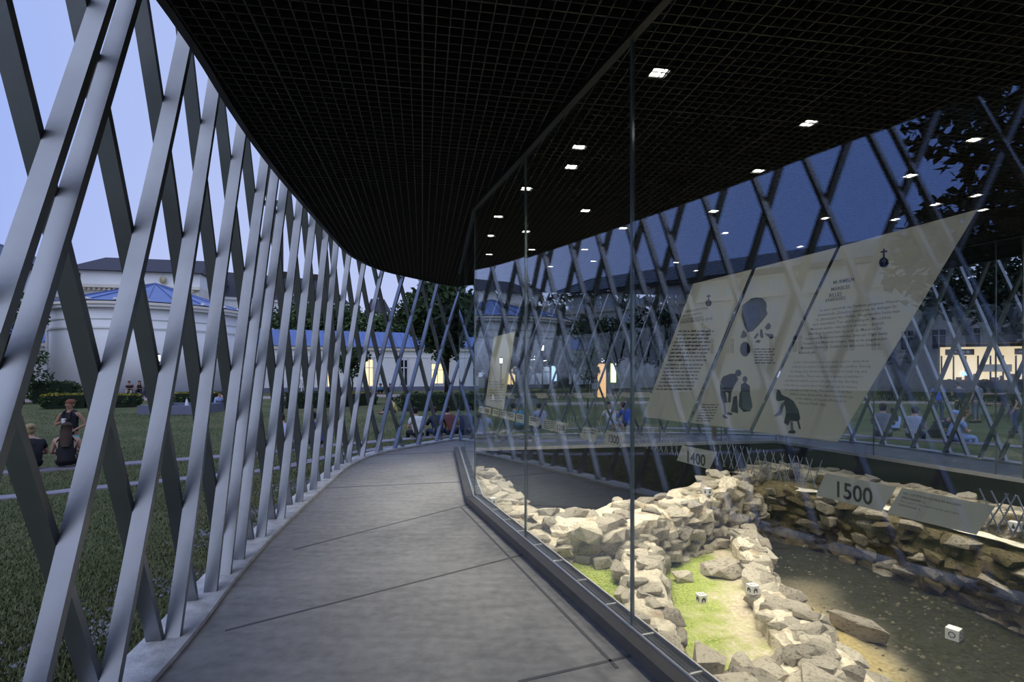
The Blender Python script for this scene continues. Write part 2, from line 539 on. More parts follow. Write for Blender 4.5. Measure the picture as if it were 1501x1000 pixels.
# ------------------------------------------------------------------ glass enclosure
vit = empty('glass_enclosure', (G1.x, G1.y, 0.0), 'frameless glass enclosure with dark sill around the stone ruins', 'glass wall')
def pane(a, b, m, z0=ZS, z1=ZC - 0.02, th=0.012):
    d = (b - a).normalized(); nv = Vector((d.y, -d.x)) if Vector((d.y, -d.x)).dot(Vector((3.5, 6)) - a) > 0 else Vector((-d.y, d.x))
    a2, b2 = a + d * 0.006, b - d * 0.006
    q = [Vector((a2.x, a2.y, z0)), Vector((b2.x, b2.y, z0)), Vector((b2.x, b2.y, z1)), Vector((a2.x, a2.y, z1))]
    o = MB(); o.slab(q, (nv.x * th, nv.y * th, 0)); o.build('glass_pane', m, vit)
    return nv
def post(p, nv, w=0.014, z0=ZS, z1=ZC - 0.02, m='joint', d=0.016):
    o = MB(); t = Vector((-nv.y, nv.x))
    o.box(Vector((p.x + nv.x * 0.006, p.y + nv.y * 0.006, (z0 + z1) / 2)), (w / 2, d / 2, (z1 - z0) / 2), (Vector((t.x, t.y, 0)), Vector((nv.x, nv.y, 0)), Vector((0, 0, 1))))
    o.build('edge_joint', m, vit)
near = [G0, GJ + GDIR * 2.6, GJ, GJ2, G1]
for a, b in zip(near[:-1], near[1:]): nv = pane(a, b, 'glass_near')
post(GJ, GN, 0.022); post(GJ2, GN, 0.018); post(G1, GN, 0.018); post(near[1], GN, 0.022)
def run(a, b, cuts, m):
    pts = [a] + [a.lerp(b, c) for c in cuts] + [b]
    for p, q in zip(pts[:-1], pts[1:]):
        nv = pane(p, q, m, z0=0.06)
    for p in pts[1:]: post(p, nv, 0.016, z0=0.06)
    return nv
run(G1, G2, [0.5], 'glass_far')
def cut_at(a, b, px):
    d = Vector(((px - CX) / F, 1.0)); nrm = Vector((-d.y, d.x))
    return a.dot(nrm) / (a - b).dot(nrm)
run(G2, G3, [cut_at(G2, G3, x) for x in (773, 872, 967, 1057)], 'glass_far')
run(G3, G4, [cut_at(G3, G4, x) for x in (1153, 1281, 1460)], 'glass_far')
run(G4, G5, [0.5], 'glass_far')

def sill(a, b, inner=True):
    d = (b - a).normalized(); nv = Vector((d.y, -d.x)) if Vector((d.y, -d.x)).dot(Vector((3.5, 6)) - a) > 0 else Vector((-d.y, d.x))
    D3, N3, U = Vector((d.x, d.y, 0)), Vector((nv.x, nv.y, 0)), Vector((0, 0, 1))
    mid = (a + b) / 2; L = (b - a).length / 2
    def piece(name, off, w, z0, z1, m, ln=L):
        o = MB(); o.box(Vector((mid.x, mid.y, 0)) + N3 * off + U * ((z0 + z1) / 2), (ln, w / 2, (z1 - z0) / 2), (D3, N3, U)); o.build(name, m, vit)
    piece('sill_face', -0.055, 0.09, 0.025, 0.095, 'sill')
    piece('sill_foot', -0.03, 0.03, 0.0, 0.03, 'channel')
    piece('glass_bead', -0.008, 0.012, 0.09, 0.107, 'trim_light')
    piece('channel', 0.06, 0.085, -0.02, 0.075, 'channel')
    piece('inner_trim', 0.108, 0.012, -0.02, 0.095, 'trim_light')
    nt_ = int(L * 2 / 0.42)
    for k in range(nt_):
        p = a + d * (0.2 + 0.42 * k)
        o = MB(); o.box(Vector((p.x, p.y, 0.078)) + N3 * 0.06, (0.006, 0.042, 0.006), (D3, N3, U)); o.build('spacer', 'trim_light', vit)
    piece('head_rail', 0.0, 0.05, ZC - 0.03, ZC, 'black_metal')
sill(G0, G1); sill(G1, G2)
for a, b in ((G2, G3), (G3, G4), (G4, G5)):
    d = (b - a).normalized(); nv = Vector((d.y, -d.x)); D3, N3, U = Vector((d.x, d.y, 0)), Vector((nv.x, nv.y, 0)), Vector((0, 0, 1))
    mid = (a + b) / 2
    o = MB(); o.box(Vector((mid.x, mid.y, 0.03)), ((b - a).length / 2, 0.02, 0.03), (D3, N3, U)); o.build('glass_bead', 'trim_light', vit)
    o = MB(); o.box(Vector((mid.x, mid.y, ZC - 0.015)), ((b - a).length / 2, 0.02, 0.015), (D3, N3, U)); o.build('head_rail', 'black_metal', vit)

# ------------------------------------------------------------------ ceiling lamps over the excavation
LAMPS = [(965, 107), (1185, 181), (1428, 205), (848, 216), (837, 245), (771, 277), (858, 309), (1111, 251), (1334, 258), (1430, 287), (1440, 308),
         (730, 318), (719, 346), (771, 340), (717, 373), (1046, 310), (1210, 320), (913, 335), (1313, 322), (1062, 342), (1372, 300),
         (780, 366), (857, 366), (870, 383), (991, 385), (1020, 397), (1172, 362), (807, 391)]
POWER = 190.0
ADDED_LAMPS = [(1.75, 2.3), (2.9, 2.6), (4.3, 2.9), (5.9, 3.2), (2.3, 0.7), (3.6, 0.9), (5.2, 1.2), (2.9, -0.9), (4.4, -0.7), (6.3, -0.4)]  # unseen downlights, added to brighten the films on the near glass
for i, q in enumerate(LAMPS + ADDED_LAMPS):
    p = at(*q, ZC) if i < len(LAMPS) else Vector((q[0], q[1], ZC))
    L = empty('ceiling_spotlight', (p.x, p.y, ZC), 'small square recessed downlight glowing in the black ceiling grid', 'lamp', 'downlights over the excavation')
    X3, Y3, U = Vector((S2.x, S2.y, 0)), Vector((S1.x, S1.y, 0)), Vector((0, 0, 1))
    hs = 0.055
    o = MB()
    for dx, dy, hx, hy in ((hs, 0, .006, hs + .006), (-hs, 0, .006, hs + .006), (0, hs, hs + .006, .006), (0, -hs, hs + .006, .006)):
        o.box(Vector((p.x, p.y, ZC + 0.02)) + X3 * dx + Y3 * dy, (hx, hy, 0.022), (X3, Y3, U))
    o.build('housing', 'lamp_box', L)
    o = MB(); o.box(Vector((p.x, p.y, ZC + 0.012)), (hs - .006, hs - .006, 0.006), (X3, Y3, U)); o.build('lens', 'lens', L)
    ld = bpy.data.lights.new('lamp_beam', 'SPOT')
    ld.energy = POWER * (0.6 if 22 <= i < len(LAMPS) else 1.0)
    ld.color = (1.0, 0.93, 0.80)
    ld.spot_size = math.radians(86); ld.spot_blend = 0.85
    ld.shadow_soft_size = 0.05
    lo = bpy.data.objects.new('lamp_beam', ld); COL.objects.link(lo)
    lo.parent = L; lo.location = (0, 0, -0.015)

# ------------------------------------------------------------------ excavation: soil, ruined walls, loose stones
def soil_mat():
    """soil, moss and sand mixed by painted soil masks and noise"""
    m, nt, b = nodes('excavation_soil')
    L = nt.links
    tc = nt.nodes.new('ShaderNodeTexCoord')
    def noise_(sc, det=8):
        n = nt.nodes.new('ShaderNodeTexNoise'); n.inputs['Scale'].default_value = sc; n.inputs['Detail'].default_value = det
        L.new(tc.outputs['Object'], n.inputs['Vector']); return n.outputs['Fac']
    def ramp(f, a, b_, c0, c1):
        r = nt.nodes.new('ShaderNodeValToRGB')
        r.color_ramp.elements[0].position = a; r.color_ramp.elements[1].position = b_
        r.color_ramp.elements[0].color = (*c0, 1); r.color_ramp.elements[1].color = (*c1, 1)
        L.new(f, r.inputs['Fac']); return r.outputs['Color']
    def mix(f, a, b_):
        x = nt.nodes.new('ShaderNodeMix'); x.data_type = 'RGBA'
        L.new(f, x.inputs['Factor']); L.new(a, x.inputs['A']); L.new(b_, x.inputs['B']); return x.outputs['Result']
    def attr(n):
        a = nt.nodes.new('ShaderNodeAttribute'); a.attribute_name = n; return a.outputs['Fac']
    def math_(op, a, b_, clamp=True):
        n = nt.nodes.new('ShaderNodeMath'); n.operation = op; n.use_clamp = clamp
        for i, v in enumerate((a, b_)):
            if isinstance(v, (int, float)): n.inputs[i].default_value = v
            else: L.new(v, n.inputs[i])
        return n.outputs[0]
    n_f, n_m, n_c = noise_(26), noise_(3.2), noise_(48, 5)
    sand = ramp(n_f, 0.3, 0.7, (0.40, 0.33, 0.22), (0.62, 0.55, 0.42))
    moss = ramp(n_c, 0.35, 0.65, (0.12, 0.18, 0.02), (0.42, 0.46, 0.13))
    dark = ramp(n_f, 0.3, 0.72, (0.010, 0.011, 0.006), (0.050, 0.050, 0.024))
    ochre = ramp(n_f, 0.3, 0.7, (0.26, 0.19, 0.05), (0.46, 0.36, 0.12))
    mf = math_('MULTIPLY', math_('SUBTRACT', math_('ADD', math_('ADD', attr('moss'), n_m, False), math_('MULTIPLY', n_c, 0.8), False), 1.15, False), 4.0)
    c = mix(mf, sand, moss)
    c = mix(attr('ochre'), c, ochre)
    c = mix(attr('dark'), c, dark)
    L.new(c, b.inputs['Base Color'])
    b.inputs['Roughness'].default_value = 0.95
    b.inputs['Specular IOR Level'].default_value = 0.1
    bp = nt.nodes.new('ShaderNodeBump'); bp.inputs['Strength'].default_value = 0.6; bp.inputs['Distance'].default_value = 0.03
    L.new(n_f, bp.inputs['Height']); L.new(bp.outputs[0], b.inputs['Normal'])
    return m

def stone_mat(name, c0, c1, dark, dscale=5.0):
    m, nt, b = nodes(name); L = nt.links
    tc = nt.nodes.new('ShaderNodeTexCoord')
    oi = nt.nodes.new('ShaderNodeObjectInfo')
    va = nt.nodes.new('ShaderNodeVectorMath'); va.operation = 'ADD'
    L.new(tc.outputs['Object'], va.inputs[0]); L.new(oi.outputs['Location'], va.inputs[1])
    def noise_(sc, det):
        n = nt.nodes.new('ShaderNodeTexNoise'); n.inputs['Scale'].default_value = sc; n.inputs['Detail'].default_value = det
        L.new(va.outputs[0], n.inputs['Vector']); return n.outputs['Fac']
    nf, nd, nb = noise_(18, 8), noise_(dscale, 6), noise_(34, 10)
    r = nt.nodes.new('ShaderNodeValToRGB')
    r.color_ramp.elements[0].position = 0.3; r.color_ramp.elements[1].position = 0.7
    r.color_ramp.elements[0].color = (*c0, 1); r.color_ramp.elements[1].color = (*c1, 1)
    L.new(nf, r.inputs['Fac'])
    mr = nt.nodes.new('ShaderNodeMapRange'); mr.inputs['From Min'].default_value = 0.52; mr.inputs['From Max'].default_value = 0.68
    L.new(nd, mr.inputs['Value'])
    x = nt.nodes.new('ShaderNodeMix'); x.data_type = 'RGBA'
    L.new(mr.outputs[0], x.inputs['Factor']); L.new(r.outputs[0], x.inputs['A']); x.inputs['B'].default_value = (*dark, 1)
    hs = nt.nodes.new('ShaderNodeHueSaturation'); m2 = nt.nodes.new('ShaderNodeMapRange')
    m2.inputs['To Min'].default_value = 0.72; m2.inputs['To Max'].default_value = 1.18
    L.new(oi.outputs['Random'], m2.inputs['Value']); L.new(m2.outputs[0], hs.inputs['Value']); L.new(x.outputs['Result'], hs.inputs['Color'])
    L.new(hs.outputs[0], b.inputs['Base Color'])
    b.inputs['Roughness'].default_value = 0.95
    b.inputs['Specular IOR Level'].default_value = 0.1
    bp = nt.nodes.new('ShaderNodeBump'); bp.inputs['Strength'].default_value = 0.9; bp.inputs['Distance'].default_value = 0.02
    L.new(nb, bp.inputs['Height']); L.new(bp.outputs[0], b.inputs['Normal'])
    return m
M['soil'] = soil_mat()
M['stone_light'] = stone_mat('stone_light', (0.52, 0.46, 0.35), (0.74, 0.68, 0.55), (0.34, 0.28, 0.20))
M['stone_grey'] = stone_mat('stone_grey', (0.40, 0.35, 0.27), (0.58, 0.52, 0.42), (0.16, 0.13, 0.10))
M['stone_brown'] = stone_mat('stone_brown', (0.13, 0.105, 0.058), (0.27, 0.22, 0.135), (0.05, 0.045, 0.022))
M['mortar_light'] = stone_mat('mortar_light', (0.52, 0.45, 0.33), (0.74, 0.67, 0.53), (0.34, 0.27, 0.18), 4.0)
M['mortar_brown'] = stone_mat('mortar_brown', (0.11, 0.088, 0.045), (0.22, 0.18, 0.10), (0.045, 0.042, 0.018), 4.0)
M['cube_white'] = mat('cube_white', (0.8, 0.8, 0.77), 0.5)

# plan lines of the ruined walls (x, y)
def line_dist(p, pts):
    """signed distance to an open polyline (positive = right of travel) and position along it"""
    best = None; acc = 0.0
    for a, b in zip(pts[:-1], pts[1:]):
        a, b = Vector(a), Vector(b); d = b - a; l = d.length; d /= l
        t = max(0.0, min(l, (p - a).dot(d))); q = a + d * t
        dist = (p - q).length
        side = d.x * (p.y - a.y) - d.y * (p.x - a.x)
        if best is None or dist < abs(best[0]): best = ((-dist if side > 0 else dist), acc + t)
        acc += l
    return best
W3 = [(3.25, 7.5), (3.0, 6.6), (2.75, 5.8), (2.55, 5.1), (2.42, 4.4), (2.5, 3.7), (2.7, 2.6)]
W2 = [(1.5, 6.6), (1.42, 6.0), (1.22, 5.0), (1.10, 4.2), (1.02, 3.3), (1.15, 2.6)]
W4F = [(3.4, 8.3), (4.3, 9.55), (4.95, 9.0), (5.3, 7.9), (5.45, 6.9), (5.55, 6.2), (5.9, 5.2), (6.5, 3.6)]
def sm(a, b, x):
    t = max(0.0, min(1.0, (x - a) / (b - a))); return t * t * (3 - 2 * t)
def soil_z(x, y):
    p = Vector((x, y))
    d3, _ = line_dist(p, W3)          # travelling towards the camera: right-hand side is the plateau (negative x)
    d2, _ = line_dist(p, W2)
    plateau = -0.80
    patch1 = -0.52
    z = patch1 + (plateau - patch1) * sm(0.2, -0.2, d2)
    deep = -1.30 - 0.25 * sm(4.4, 4.0, y) * sm(3.2, 3.8, x) - 0.25 * sm(5.2, 4.4, y) * sm(4.4, 5.0, x)
    z = z + (deep - z) * sm(-0.12, -0.5, d3)
    v = Vector((x, y, 0))
    z += 0.05 * noise.noise(v * 1.3) + 0.02 * noise.noise(v * 5) + 0.012 * noise.noise(v * 13)
    return z
def inside(p, poly):
    c = False; n = len(poly)
    for i in range(n):
        a, b = poly[i], poly[(i + 1) % n]
        if (a.y > p.y) != (b.y > p.y) and p.x < (b.x - a.x) * (p.y - a.y) / (b.y - a.y) + a.x: c = not c
    return c
W1B = [(-0.75, 9.6), (-0.45, 8.3), (0.05, 6.75), (0.75, 6.4), (1.6, 7.3), (3.3, 8.85), (4.3, 10.0), (6.2, 10.2)]   # back of the far wall: beyond it the black void
xs = [-0.7 + 0.055 * i for i in range(150)]; ys = [1.6 + 0.055 * j for j in range(160)]
sv, sf, idx = [], [], {}
msk = {'moss': [], 'dark': [], 'ochre': []}
vit_in = [p + (Vector((3.4, 4.0)) - p).normalized() * 0.12 for p in VIT]
for j, y in enumerate(ys):
    for i, x in enumerate(xs):
        p = Vector((x, y))
        if not inside(p, vit_in): continue
        db, _ = line_dist(p, W1B)
        if db < 0: continue
        idx[(i, j)] = len(sv); sv.append(Vector((x, y, soil_z(x, y))))
        d3, _ = line_dist(p, W3); d2, _ = line_dist(p, W2)
        nz = noise.noise(Vector((x, y, 3)) * 1.1)
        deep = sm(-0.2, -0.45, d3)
        m1 = (0.75 if d2 > 0 else 0.60 * sm(1.6, 0.3, -d2) + 0.25 * sm(6.0, 6.9, y)) * (1 - deep)
        msk['moss'].append(m1)
        oc = deep * sm(1.35, 0.35, -d3 + 0.5 * nz) * sm(7.6, 6.4, y) * sm(4.2, 5.0, y)
        msk['ochre'].append(oc)
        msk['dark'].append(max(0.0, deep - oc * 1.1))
for (i, j), k in idx.items():
    q = [idx.get((i + 1, j)), idx.get((i + 1, j + 1)), idx.get((i, j + 1))]
    if None not in q: sf.append((k, *q))
sb_ = MB(); sb_.v = sv; sb_.f = sf
soil = tag(sb_.build('floor_excavation', 'soil', smooth=True, fix=False), kind='structure')
for nme, vals in msk.items():
    a = soil.data.attributes.new(nme, 'FLOAT', 'POINT'); a.data.foreach_set('value', vals)

# stone shapes: faceted hulls shared by all stones
def stone_mesh(seed, m):
    r = random.Random(seed); bm = bmesh.new()
    for _ in range(17):
        v = Vector((r.gauss(0, 1), r.gauss(0, 1), r.gauss(0, 1)))
        v = Vector((math.copysign(abs(v.x / v.length) ** 0.55, v.x), math.copysign(abs(v.y / v.length) ** 0.6, v.y), math.copysign(abs(v.z / v.length) ** 0.6, v.z)))
        bm.verts.new(v * r.uniform(0.82, 1.05))
    res = bmesh.ops.convex_hull(bm, input=bm.verts)
    bmesh.ops.delete(bm, geom=list({g for g in list(res['geom_interior']) + list(res['geom_unused']) if isinstance(g, bmesh.types.BMVert)}), context='VERTS')
    bmesh.ops.recalc_face_normals(bm, faces=bm.faces)
    me = bpy.data.meshes.new('stone'); bm.to_mesh(me); bm.free()
    me.materials.append(M[m]); return me
STONES = {m: [stone_mesh(100 * i + k, m) for k in range(9)] for i, m in enumerate(('stone_light', 'stone_grey', 'stone_brown'))}
def stone(parent, p, size, m, rz=None, tilt=0.35, r=RND):
    o = link_mesh('stone', r.choice(STONES[m]), parent)
    o.location = Vector(p) - org(parent)
    o.rotation_euler = (r.uniform(-tilt, tilt), r.uniform(-tilt, tilt), r.uniform(0, 6.28) if rz is None else rz + r.uniform(-0.25, 0.25))
    o.scale = size
    return o

def ruin(name, label, front, back, ztop, zfoot, m_core, m_st, rows, seed, foot_out=0.06, size=(0.10, 0.17), top_n=10, back_face=False, skip_top=False, pack=(1.5, 2.0)):
    """rubble wall: mortar core between a front and a back plan line, faced and capped with single stones"""
    r = random.Random(seed)
    f, b = Path([Vector(p) for p in front], False), Path([Vector(p) for p in back], False)
    base = f.at(f.len / 2)
    w = empty(name, (base.x, base.y, zfoot), label, 'ruin')
    nu, core = int(f.len / 0.07), MB()
    prof = [(0.0, 0.0), (0.0, 0.35), (0.0, 0.7), (0.0, 0.93), (0.12, 1.0), (0.35, 1.0), (0.6, 1.0), (0.85, 1.0), (1.0, 0.92), (1.0, 0.55), (1.0, 0.0)]
    def fn(u, v):
        k = v * (len(prof) - 1); i = min(len(prof) - 2, int(k)); t = k - i
        a = prof[i][0] * (1 - t) + prof[i + 1][0] * t; h = prof[i][1] * (1 - t) + prof[i + 1][1] * t
        p = f.at(u * f.len).lerp(b.at(u * b.len), a)
        zt = ztop(u) if callable(ztop) else ztop
        q = Vector((p.x, p.y, zfoot + (zt - zfoot) * h))
        nz = noise.noise_vector(q * 3.1 + Vector((seed, 0, 0))) * 0.06 + noise.noise_vector(q * 9.0) * 0.03
        return q + nz
    core.grid(nu, 24, fn)
    core.build('mortar_core', m_core, w, smooth=False)
    mats = m_st if isinstance(m_st, (list, tuple)) else [m_st]
    for face in ((0, 1) if back_face else (0,)):
        L_ = (f, b)[face]; O_ = (b, f)[face]
        for row in range(rows):
            s = r.uniform(0, 0.1)
            while s < L_.len:
                sz = r.uniform(*size)
                u = s / L_.len
                zt = ztop(u) if callable(ztop) else ztop
                h = (row + 0.5 + r.uniform(-0.25, 0.25)) / rows
                p = L_.at(s); q = O_.at(u * O_.len); o_ = (p - q).normalized()
                p = p + o_ * (foot_out * (1 - h) + r.uniform(-0.03, 0.03))
                t = L_.tan(s); rz = math.atan2(t.y, t.x)
                if r.random() < 0.88:
                    stone(w, (p.x, p.y, zfoot + (zt - zfoot) * h), (sz, sz * r.uniform(0.5, 0.9), min(0.62 * (zt - zfoot) / rows, sz * r.uniform(0.45, 0.8))), r.choice(mats), rz, 0.22, r)
                s += sz * r.uniform(*pack)
    if not skip_top:
        for k in range(top_n):
            u = (k + r.random()) / top_n
            zt = ztop(u) if callable(ztop) else ztop
            p = f.at(u * f.len).lerp(b.at(u * b.len), r.uniform(0.08, 0.95))
            sz = r.uniform(*size)
            stone(w, (p.x, p.y, zt + r.uniform(-0.03, 0.02)), (sz, sz * r.uniform(0.6, 1), sz * r.uniform(0.3, 0.55)), mats[0] if r.random() < 0.7 else r.choice(mats), None, 0.3, r)
    return w
LT = ['stone_light', 'stone_light', 'stone_grey']
ruin('ruin_wall', 'thick pale rubble wall crossing the back of the excavation in front of the black void',
     [(0.45, 5.9), (0.95, 5.75), (1.6, 6.2), (2.3, 6.95), (3.0, 7.6), (3.7, 8.3)], [(0.1, 6.65), (0.75, 6.55), (1.5, 7.2), (2.3, 7.95), (3.0, 8.55), (3.75, 9.25)],
     lambda u: -0.16 + 0.06 * math.sin(9 * u) + 0.03 * math.sin(23 * u), -0.85, 'mortar_light', LT, 5, 11, top_n=46, size=(0.09, 0.18), foot_out=0.12)
ruin('ruin_wall', 'low pale rubble wall running along the glass towards the far end of the vitrine',
     [(0.42, 5.6), (0.05, 6.45), (-0.28, 7.5), (-0.5, 8.5), (-0.66, 9.4)], [(0.75, 6.2), (0.35, 6.9), (0.12, 7.55), (-0.1, 8.5), (-0.3, 9.4)],
     lambda u: -0.26 + 0.12 * u, -0.7, 'mortar_light', LT, 3, 12, top_n=34, size=(0.08, 0.15), back_face=True)
ruin('ruin_wall', 'narrow tumbled stone wall between the two mossy beds next to the glass',
     [(1.62, 6.5), (1.60, 6.0), (1.42, 5.0), (1.28, 4.2), (1.22, 3.5)], [(1.28, 6.3), (1.22, 5.9), (1.04, 5.0), (0.98, 4.3), (0.98, 3.6)],
     lambda u: -0.30 - 0.20 * u, -0.85, 'mortar_light', LT, 3, 13, top_n=26, size=(0.09, 0.16), back_face=True)
ruin('ruin_wall', 'broken rubble edge between the pale plateau and the dark deep pit',
     [(3.42, 7.7), (3.2, 6.7), (2.95, 5.9), (2.78, 5.1), (2.66, 4.4), (2.8, 3.4)], [(3.05, 7.5), (2.85, 6.6), (2.58, 5.8), (2.36, 5.1), (2.2, 4.4), (2.3, 3.4)],
     lambda u: -0.66 + 0.05 * math.sin(11 * u), -1.45, 'mortar_light', LT, 6, 14, top_n=58, size=(0.09, 0.17), foot_out=0.10)
ruin('ruin_wall', 'row of large flat stones closing the plateau beside the glass sill',
     [(1.25, 3.15), (1.7, 3.35), (2.2, 3.6), (2.5, 3.9)], [(1.3, 3.75), (1.65, 3.95), (2.05, 4.15), (2.35, 4.4)],
     -0.66, -1.0, 'mortar_light', LT, 2, 15, top_n=16, size=(0.13, 0.24), back_face=True)
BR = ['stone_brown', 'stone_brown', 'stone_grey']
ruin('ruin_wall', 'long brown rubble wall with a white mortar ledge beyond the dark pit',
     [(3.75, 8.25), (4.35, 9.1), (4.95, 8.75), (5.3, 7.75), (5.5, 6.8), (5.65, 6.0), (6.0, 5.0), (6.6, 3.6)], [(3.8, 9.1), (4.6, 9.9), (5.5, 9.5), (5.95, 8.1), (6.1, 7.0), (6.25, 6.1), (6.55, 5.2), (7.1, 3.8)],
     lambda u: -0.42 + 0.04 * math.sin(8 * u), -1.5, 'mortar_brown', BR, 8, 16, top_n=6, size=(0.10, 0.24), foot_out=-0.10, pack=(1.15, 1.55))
ruin('ruin_wall', 'upper pale stone course on top of the long brown wall',
     [(3.9, 9.0), (4.75, 9.75), (5.55, 9.35), (5.95, 8.0), (6.15, 7.0), (6.3, 6.1), (6.65, 5.1)], [(4.0, 9.6), (5.0, 10.4), (6.2, 9.8), (6.6, 8.2), (6.75, 7.1), (6.9, 6.2), (7.2, 5.2)],
     lambda u: -0.22 + 0.05 * math.sin(10 * u), -0.6, 'mortar_light', ['stone_light', 'stone_grey', 'stone_brown'], 2, 17, top_n=50, size=(0.09, 0.17))
ledge = MB()
lf = Path([Vector(p) for p in [(4.7, 9.1), (5.08, 8.75), (5.45, 7.8), (5.66, 6.85), (5.82, 6.05), (6.17, 5.1), (6.75, 3.7)]], False)
def lfn(u, v):
    p = lf.at(u * lf.len); t = lf.tan(u * lf.len); q = p + Vector((t.y, -t.x)) * (-(0.5 - v) * 0.24)
    return Vector((q.x, q.y, -0.36 + 0.03 * noise.noise(Vector((q.x, q.y, 0)) * 4) - 0.06 * abs(v - 0.5)))
ledge.grid(80, 7, lfn)
M['lime'] = mat('lime_mortar', (0.80, 0.74, 0.60), 0.9, var=0.12, scale=9, bump=0.5, bscale=30)
tag(ledge.build('mortar_ledge', 'lime', smooth=True), 'pale lime mortar strip along the ledge of the brown wall', 'ledge')

def lone(p, size, m, rz, label):
    o = stone(None, p, size, m, rz, 0.1); o.name = 'loose_stone'
    tag(o, label, 'stone'); return o
q = at(1255, 925, -1.25); lone((q.x, q.y, -1.2), (0.34, 0.12, 0.13), 'stone_grey', 2.4, 'long grey boulder lying on the ochre sand of the deep pit')
q = at(1090, 838, -0.78); lone((q.x - 0.2, q.y, -0.74), (0.34, 0.2, 0.1), 'stone_grey', 0.2, 'wide flat grey slab on the mossy plateau')
for k, (px, py, s, t) in enumerate(((965, 855, 0.13, 'pale squared block leaning on the narrow wall'), (968, 905, 0.15, 'pale rounded block beside the plateau moss'), (957, 945, 0.17, 'pale angular block next to the glass sill'), (1000, 830, 0.13, 'small pale slab at the head of the mossy plateau'),
                       (1040, 965, 0.19, 'large cracked flat stone by the sill'), (1090, 975, 0.15, 'round pale cobble by the sill'))):
    q = at(px, py, -0.62); lone((q.x, q.y, -0.64 if k != 3 else -0.74), (s, s * 0.75, s * 0.6), 'stone_light', k * 1.1, t)

# rubble gravel scattered on plateau and pit: uncountable
M['soil_chip'] = mat('soil_chip', (0.10, 0.085, 0.05), 0.9, var=0.5, scale=2)
gr = MB(); rg = random.Random(5)
for k in range(900):
    x, y = rg.uniform(1.2, 5.4), rg.uniform(3.2, 8.6)
    p = Vector((x, y))
    if line_dist(p, W4F)[0] < 0.05 or line_dist(p, W3)[0] > -0.5: continue
    s = rg.uniform(0.008, 0.028); c = Vector((x, y, soil_z(x, y) + s * 0.3))
    a = rg.uniform(0, 6.28)
    vs_ = [c + Vector((math.cos(a + t) * s * 1.3, math.sin(a + t) * s, -s * 0.4)) for t in (0, 1.6, 3.1, 4.7)] + [c + Vector((0, 0, s * 0.6))]
    gr.add(vs_, [(0, 1, 4), (1, 2, 4), (2, 3, 4), (3, 0, 4)])
tag(gr.build('gravel', 'soil_chip'), 'small stone chips scattered over the excavation soil', 'gravel', kind='stuff')

# marker cubes with pictograms
def cube(p, s, rz, icon, label):
    c = empty('marker_cube', p, label, 'marker')
    ca, sa_ = math.cos(rz), math.sin(rz)
    X, Y, U = Vector((ca, sa_, 0)), Vector((-sa_, ca, 0)), Vector((0, 0, 1))
    p = Vector(p); o = MB(); o.box(p + U * s / 2, (s / 2, s / 2, s / 2), (X, Y, U)); body = o.build('cube_body', 'cube_white', c)
    for nrm, tx in ((-Y, X), (X, Y), (-X, -Y)):
        o = MB(); f = p + U * s / 2 + nrm * (s / 2 + 0.0006)
        def poly(pts):
            o.slab([f + tx * (a * s) + U * (b * s) for a, b in pts], nrm * 0.0008)
        if icon == 'hut':
            poly([(-.34, .02), (.34, .02), (0, .3)]); poly([(-.28, -.3), (-.1, -.3), (-.1, .02), (-.28, .02)]); poly([(.1, -.3), (.28, -.3), (.28, .02), (.1, .02)]); poly([(-.1, -.08), (.1, -.08), (.1, .02), (-.1, .02)])
        elif icon == 'jar':
            poly([(.16 * math.cos(t), -.08 + .2 * math.sin(t)) for t in [k * .52 for k in range(12)]]); poly([(-.06, .1), (.06, .1), (.08, .3), (-.08, .3)])
        else:
            for k in range(10):
                t0, t1 = k * .628, (k + 1) * .628
                poly([(.2 * math.cos(t0), .2 * math.sin(t0)), (.28 * math.cos(t0), .28 * math.sin(t0)), (.28 * math.cos(t1), .28 * math.sin(t1)), (.2 * math.cos(t1), .2 * math.sin(t1))])
        o.build('pictogram', 'ink', c)
    if icon == 'hut':
        o = MB(); f = p + U * (s + 0.0006)
        for dx in (-.18, .18): o.slab([f + X * ((dx + a) * s) + Y * (b * s) for a, b in ((-.07, -.25), (.07, -.25), (.07, .25), (-.07, .25))], U * 0.0008)
        o.build('pictogram', 'ink', c)
q = at(1028, 880, -0.79); cube((q.x, q.y, soil_z(q.x, q.y) - 0.005), 0.085, 0.25, 'hut', 'white marker cube with black hut sign on the mossy plateau')
q = at(1103, 868, -0.62); cube((q.x, q.y, -0.63), 0.085, 0.3, 'hut', 'white marker cube with black hut sign on the broken rubble edge')
q = at(1037, 722, -0.10); cube((q.x, q.y, -0.13), 0.09, 0.5, 'jar', 'white marker cube with black jar signs on top of the far pale wall')
q = at(722, 737, -0.15); cube((q.x, q.y, -0.17), 0.085, 0.5, 'jar', 'white marker cube with black jar sign on the low wall along the glass')
q = at(1398, 947, -1.38); cube((q.x, q.y, soil_z(q.x, q.y) - 0.005), 0.12, 0.6, 'ring', 'white marker cube with black ring signs in the dark pit')
q = at(1488, 775, -0.22); cube((q.x, q.y, -0.24), 0.10, 0.5, 'jar', 'white marker cube with black jar signs on the brown wall course')

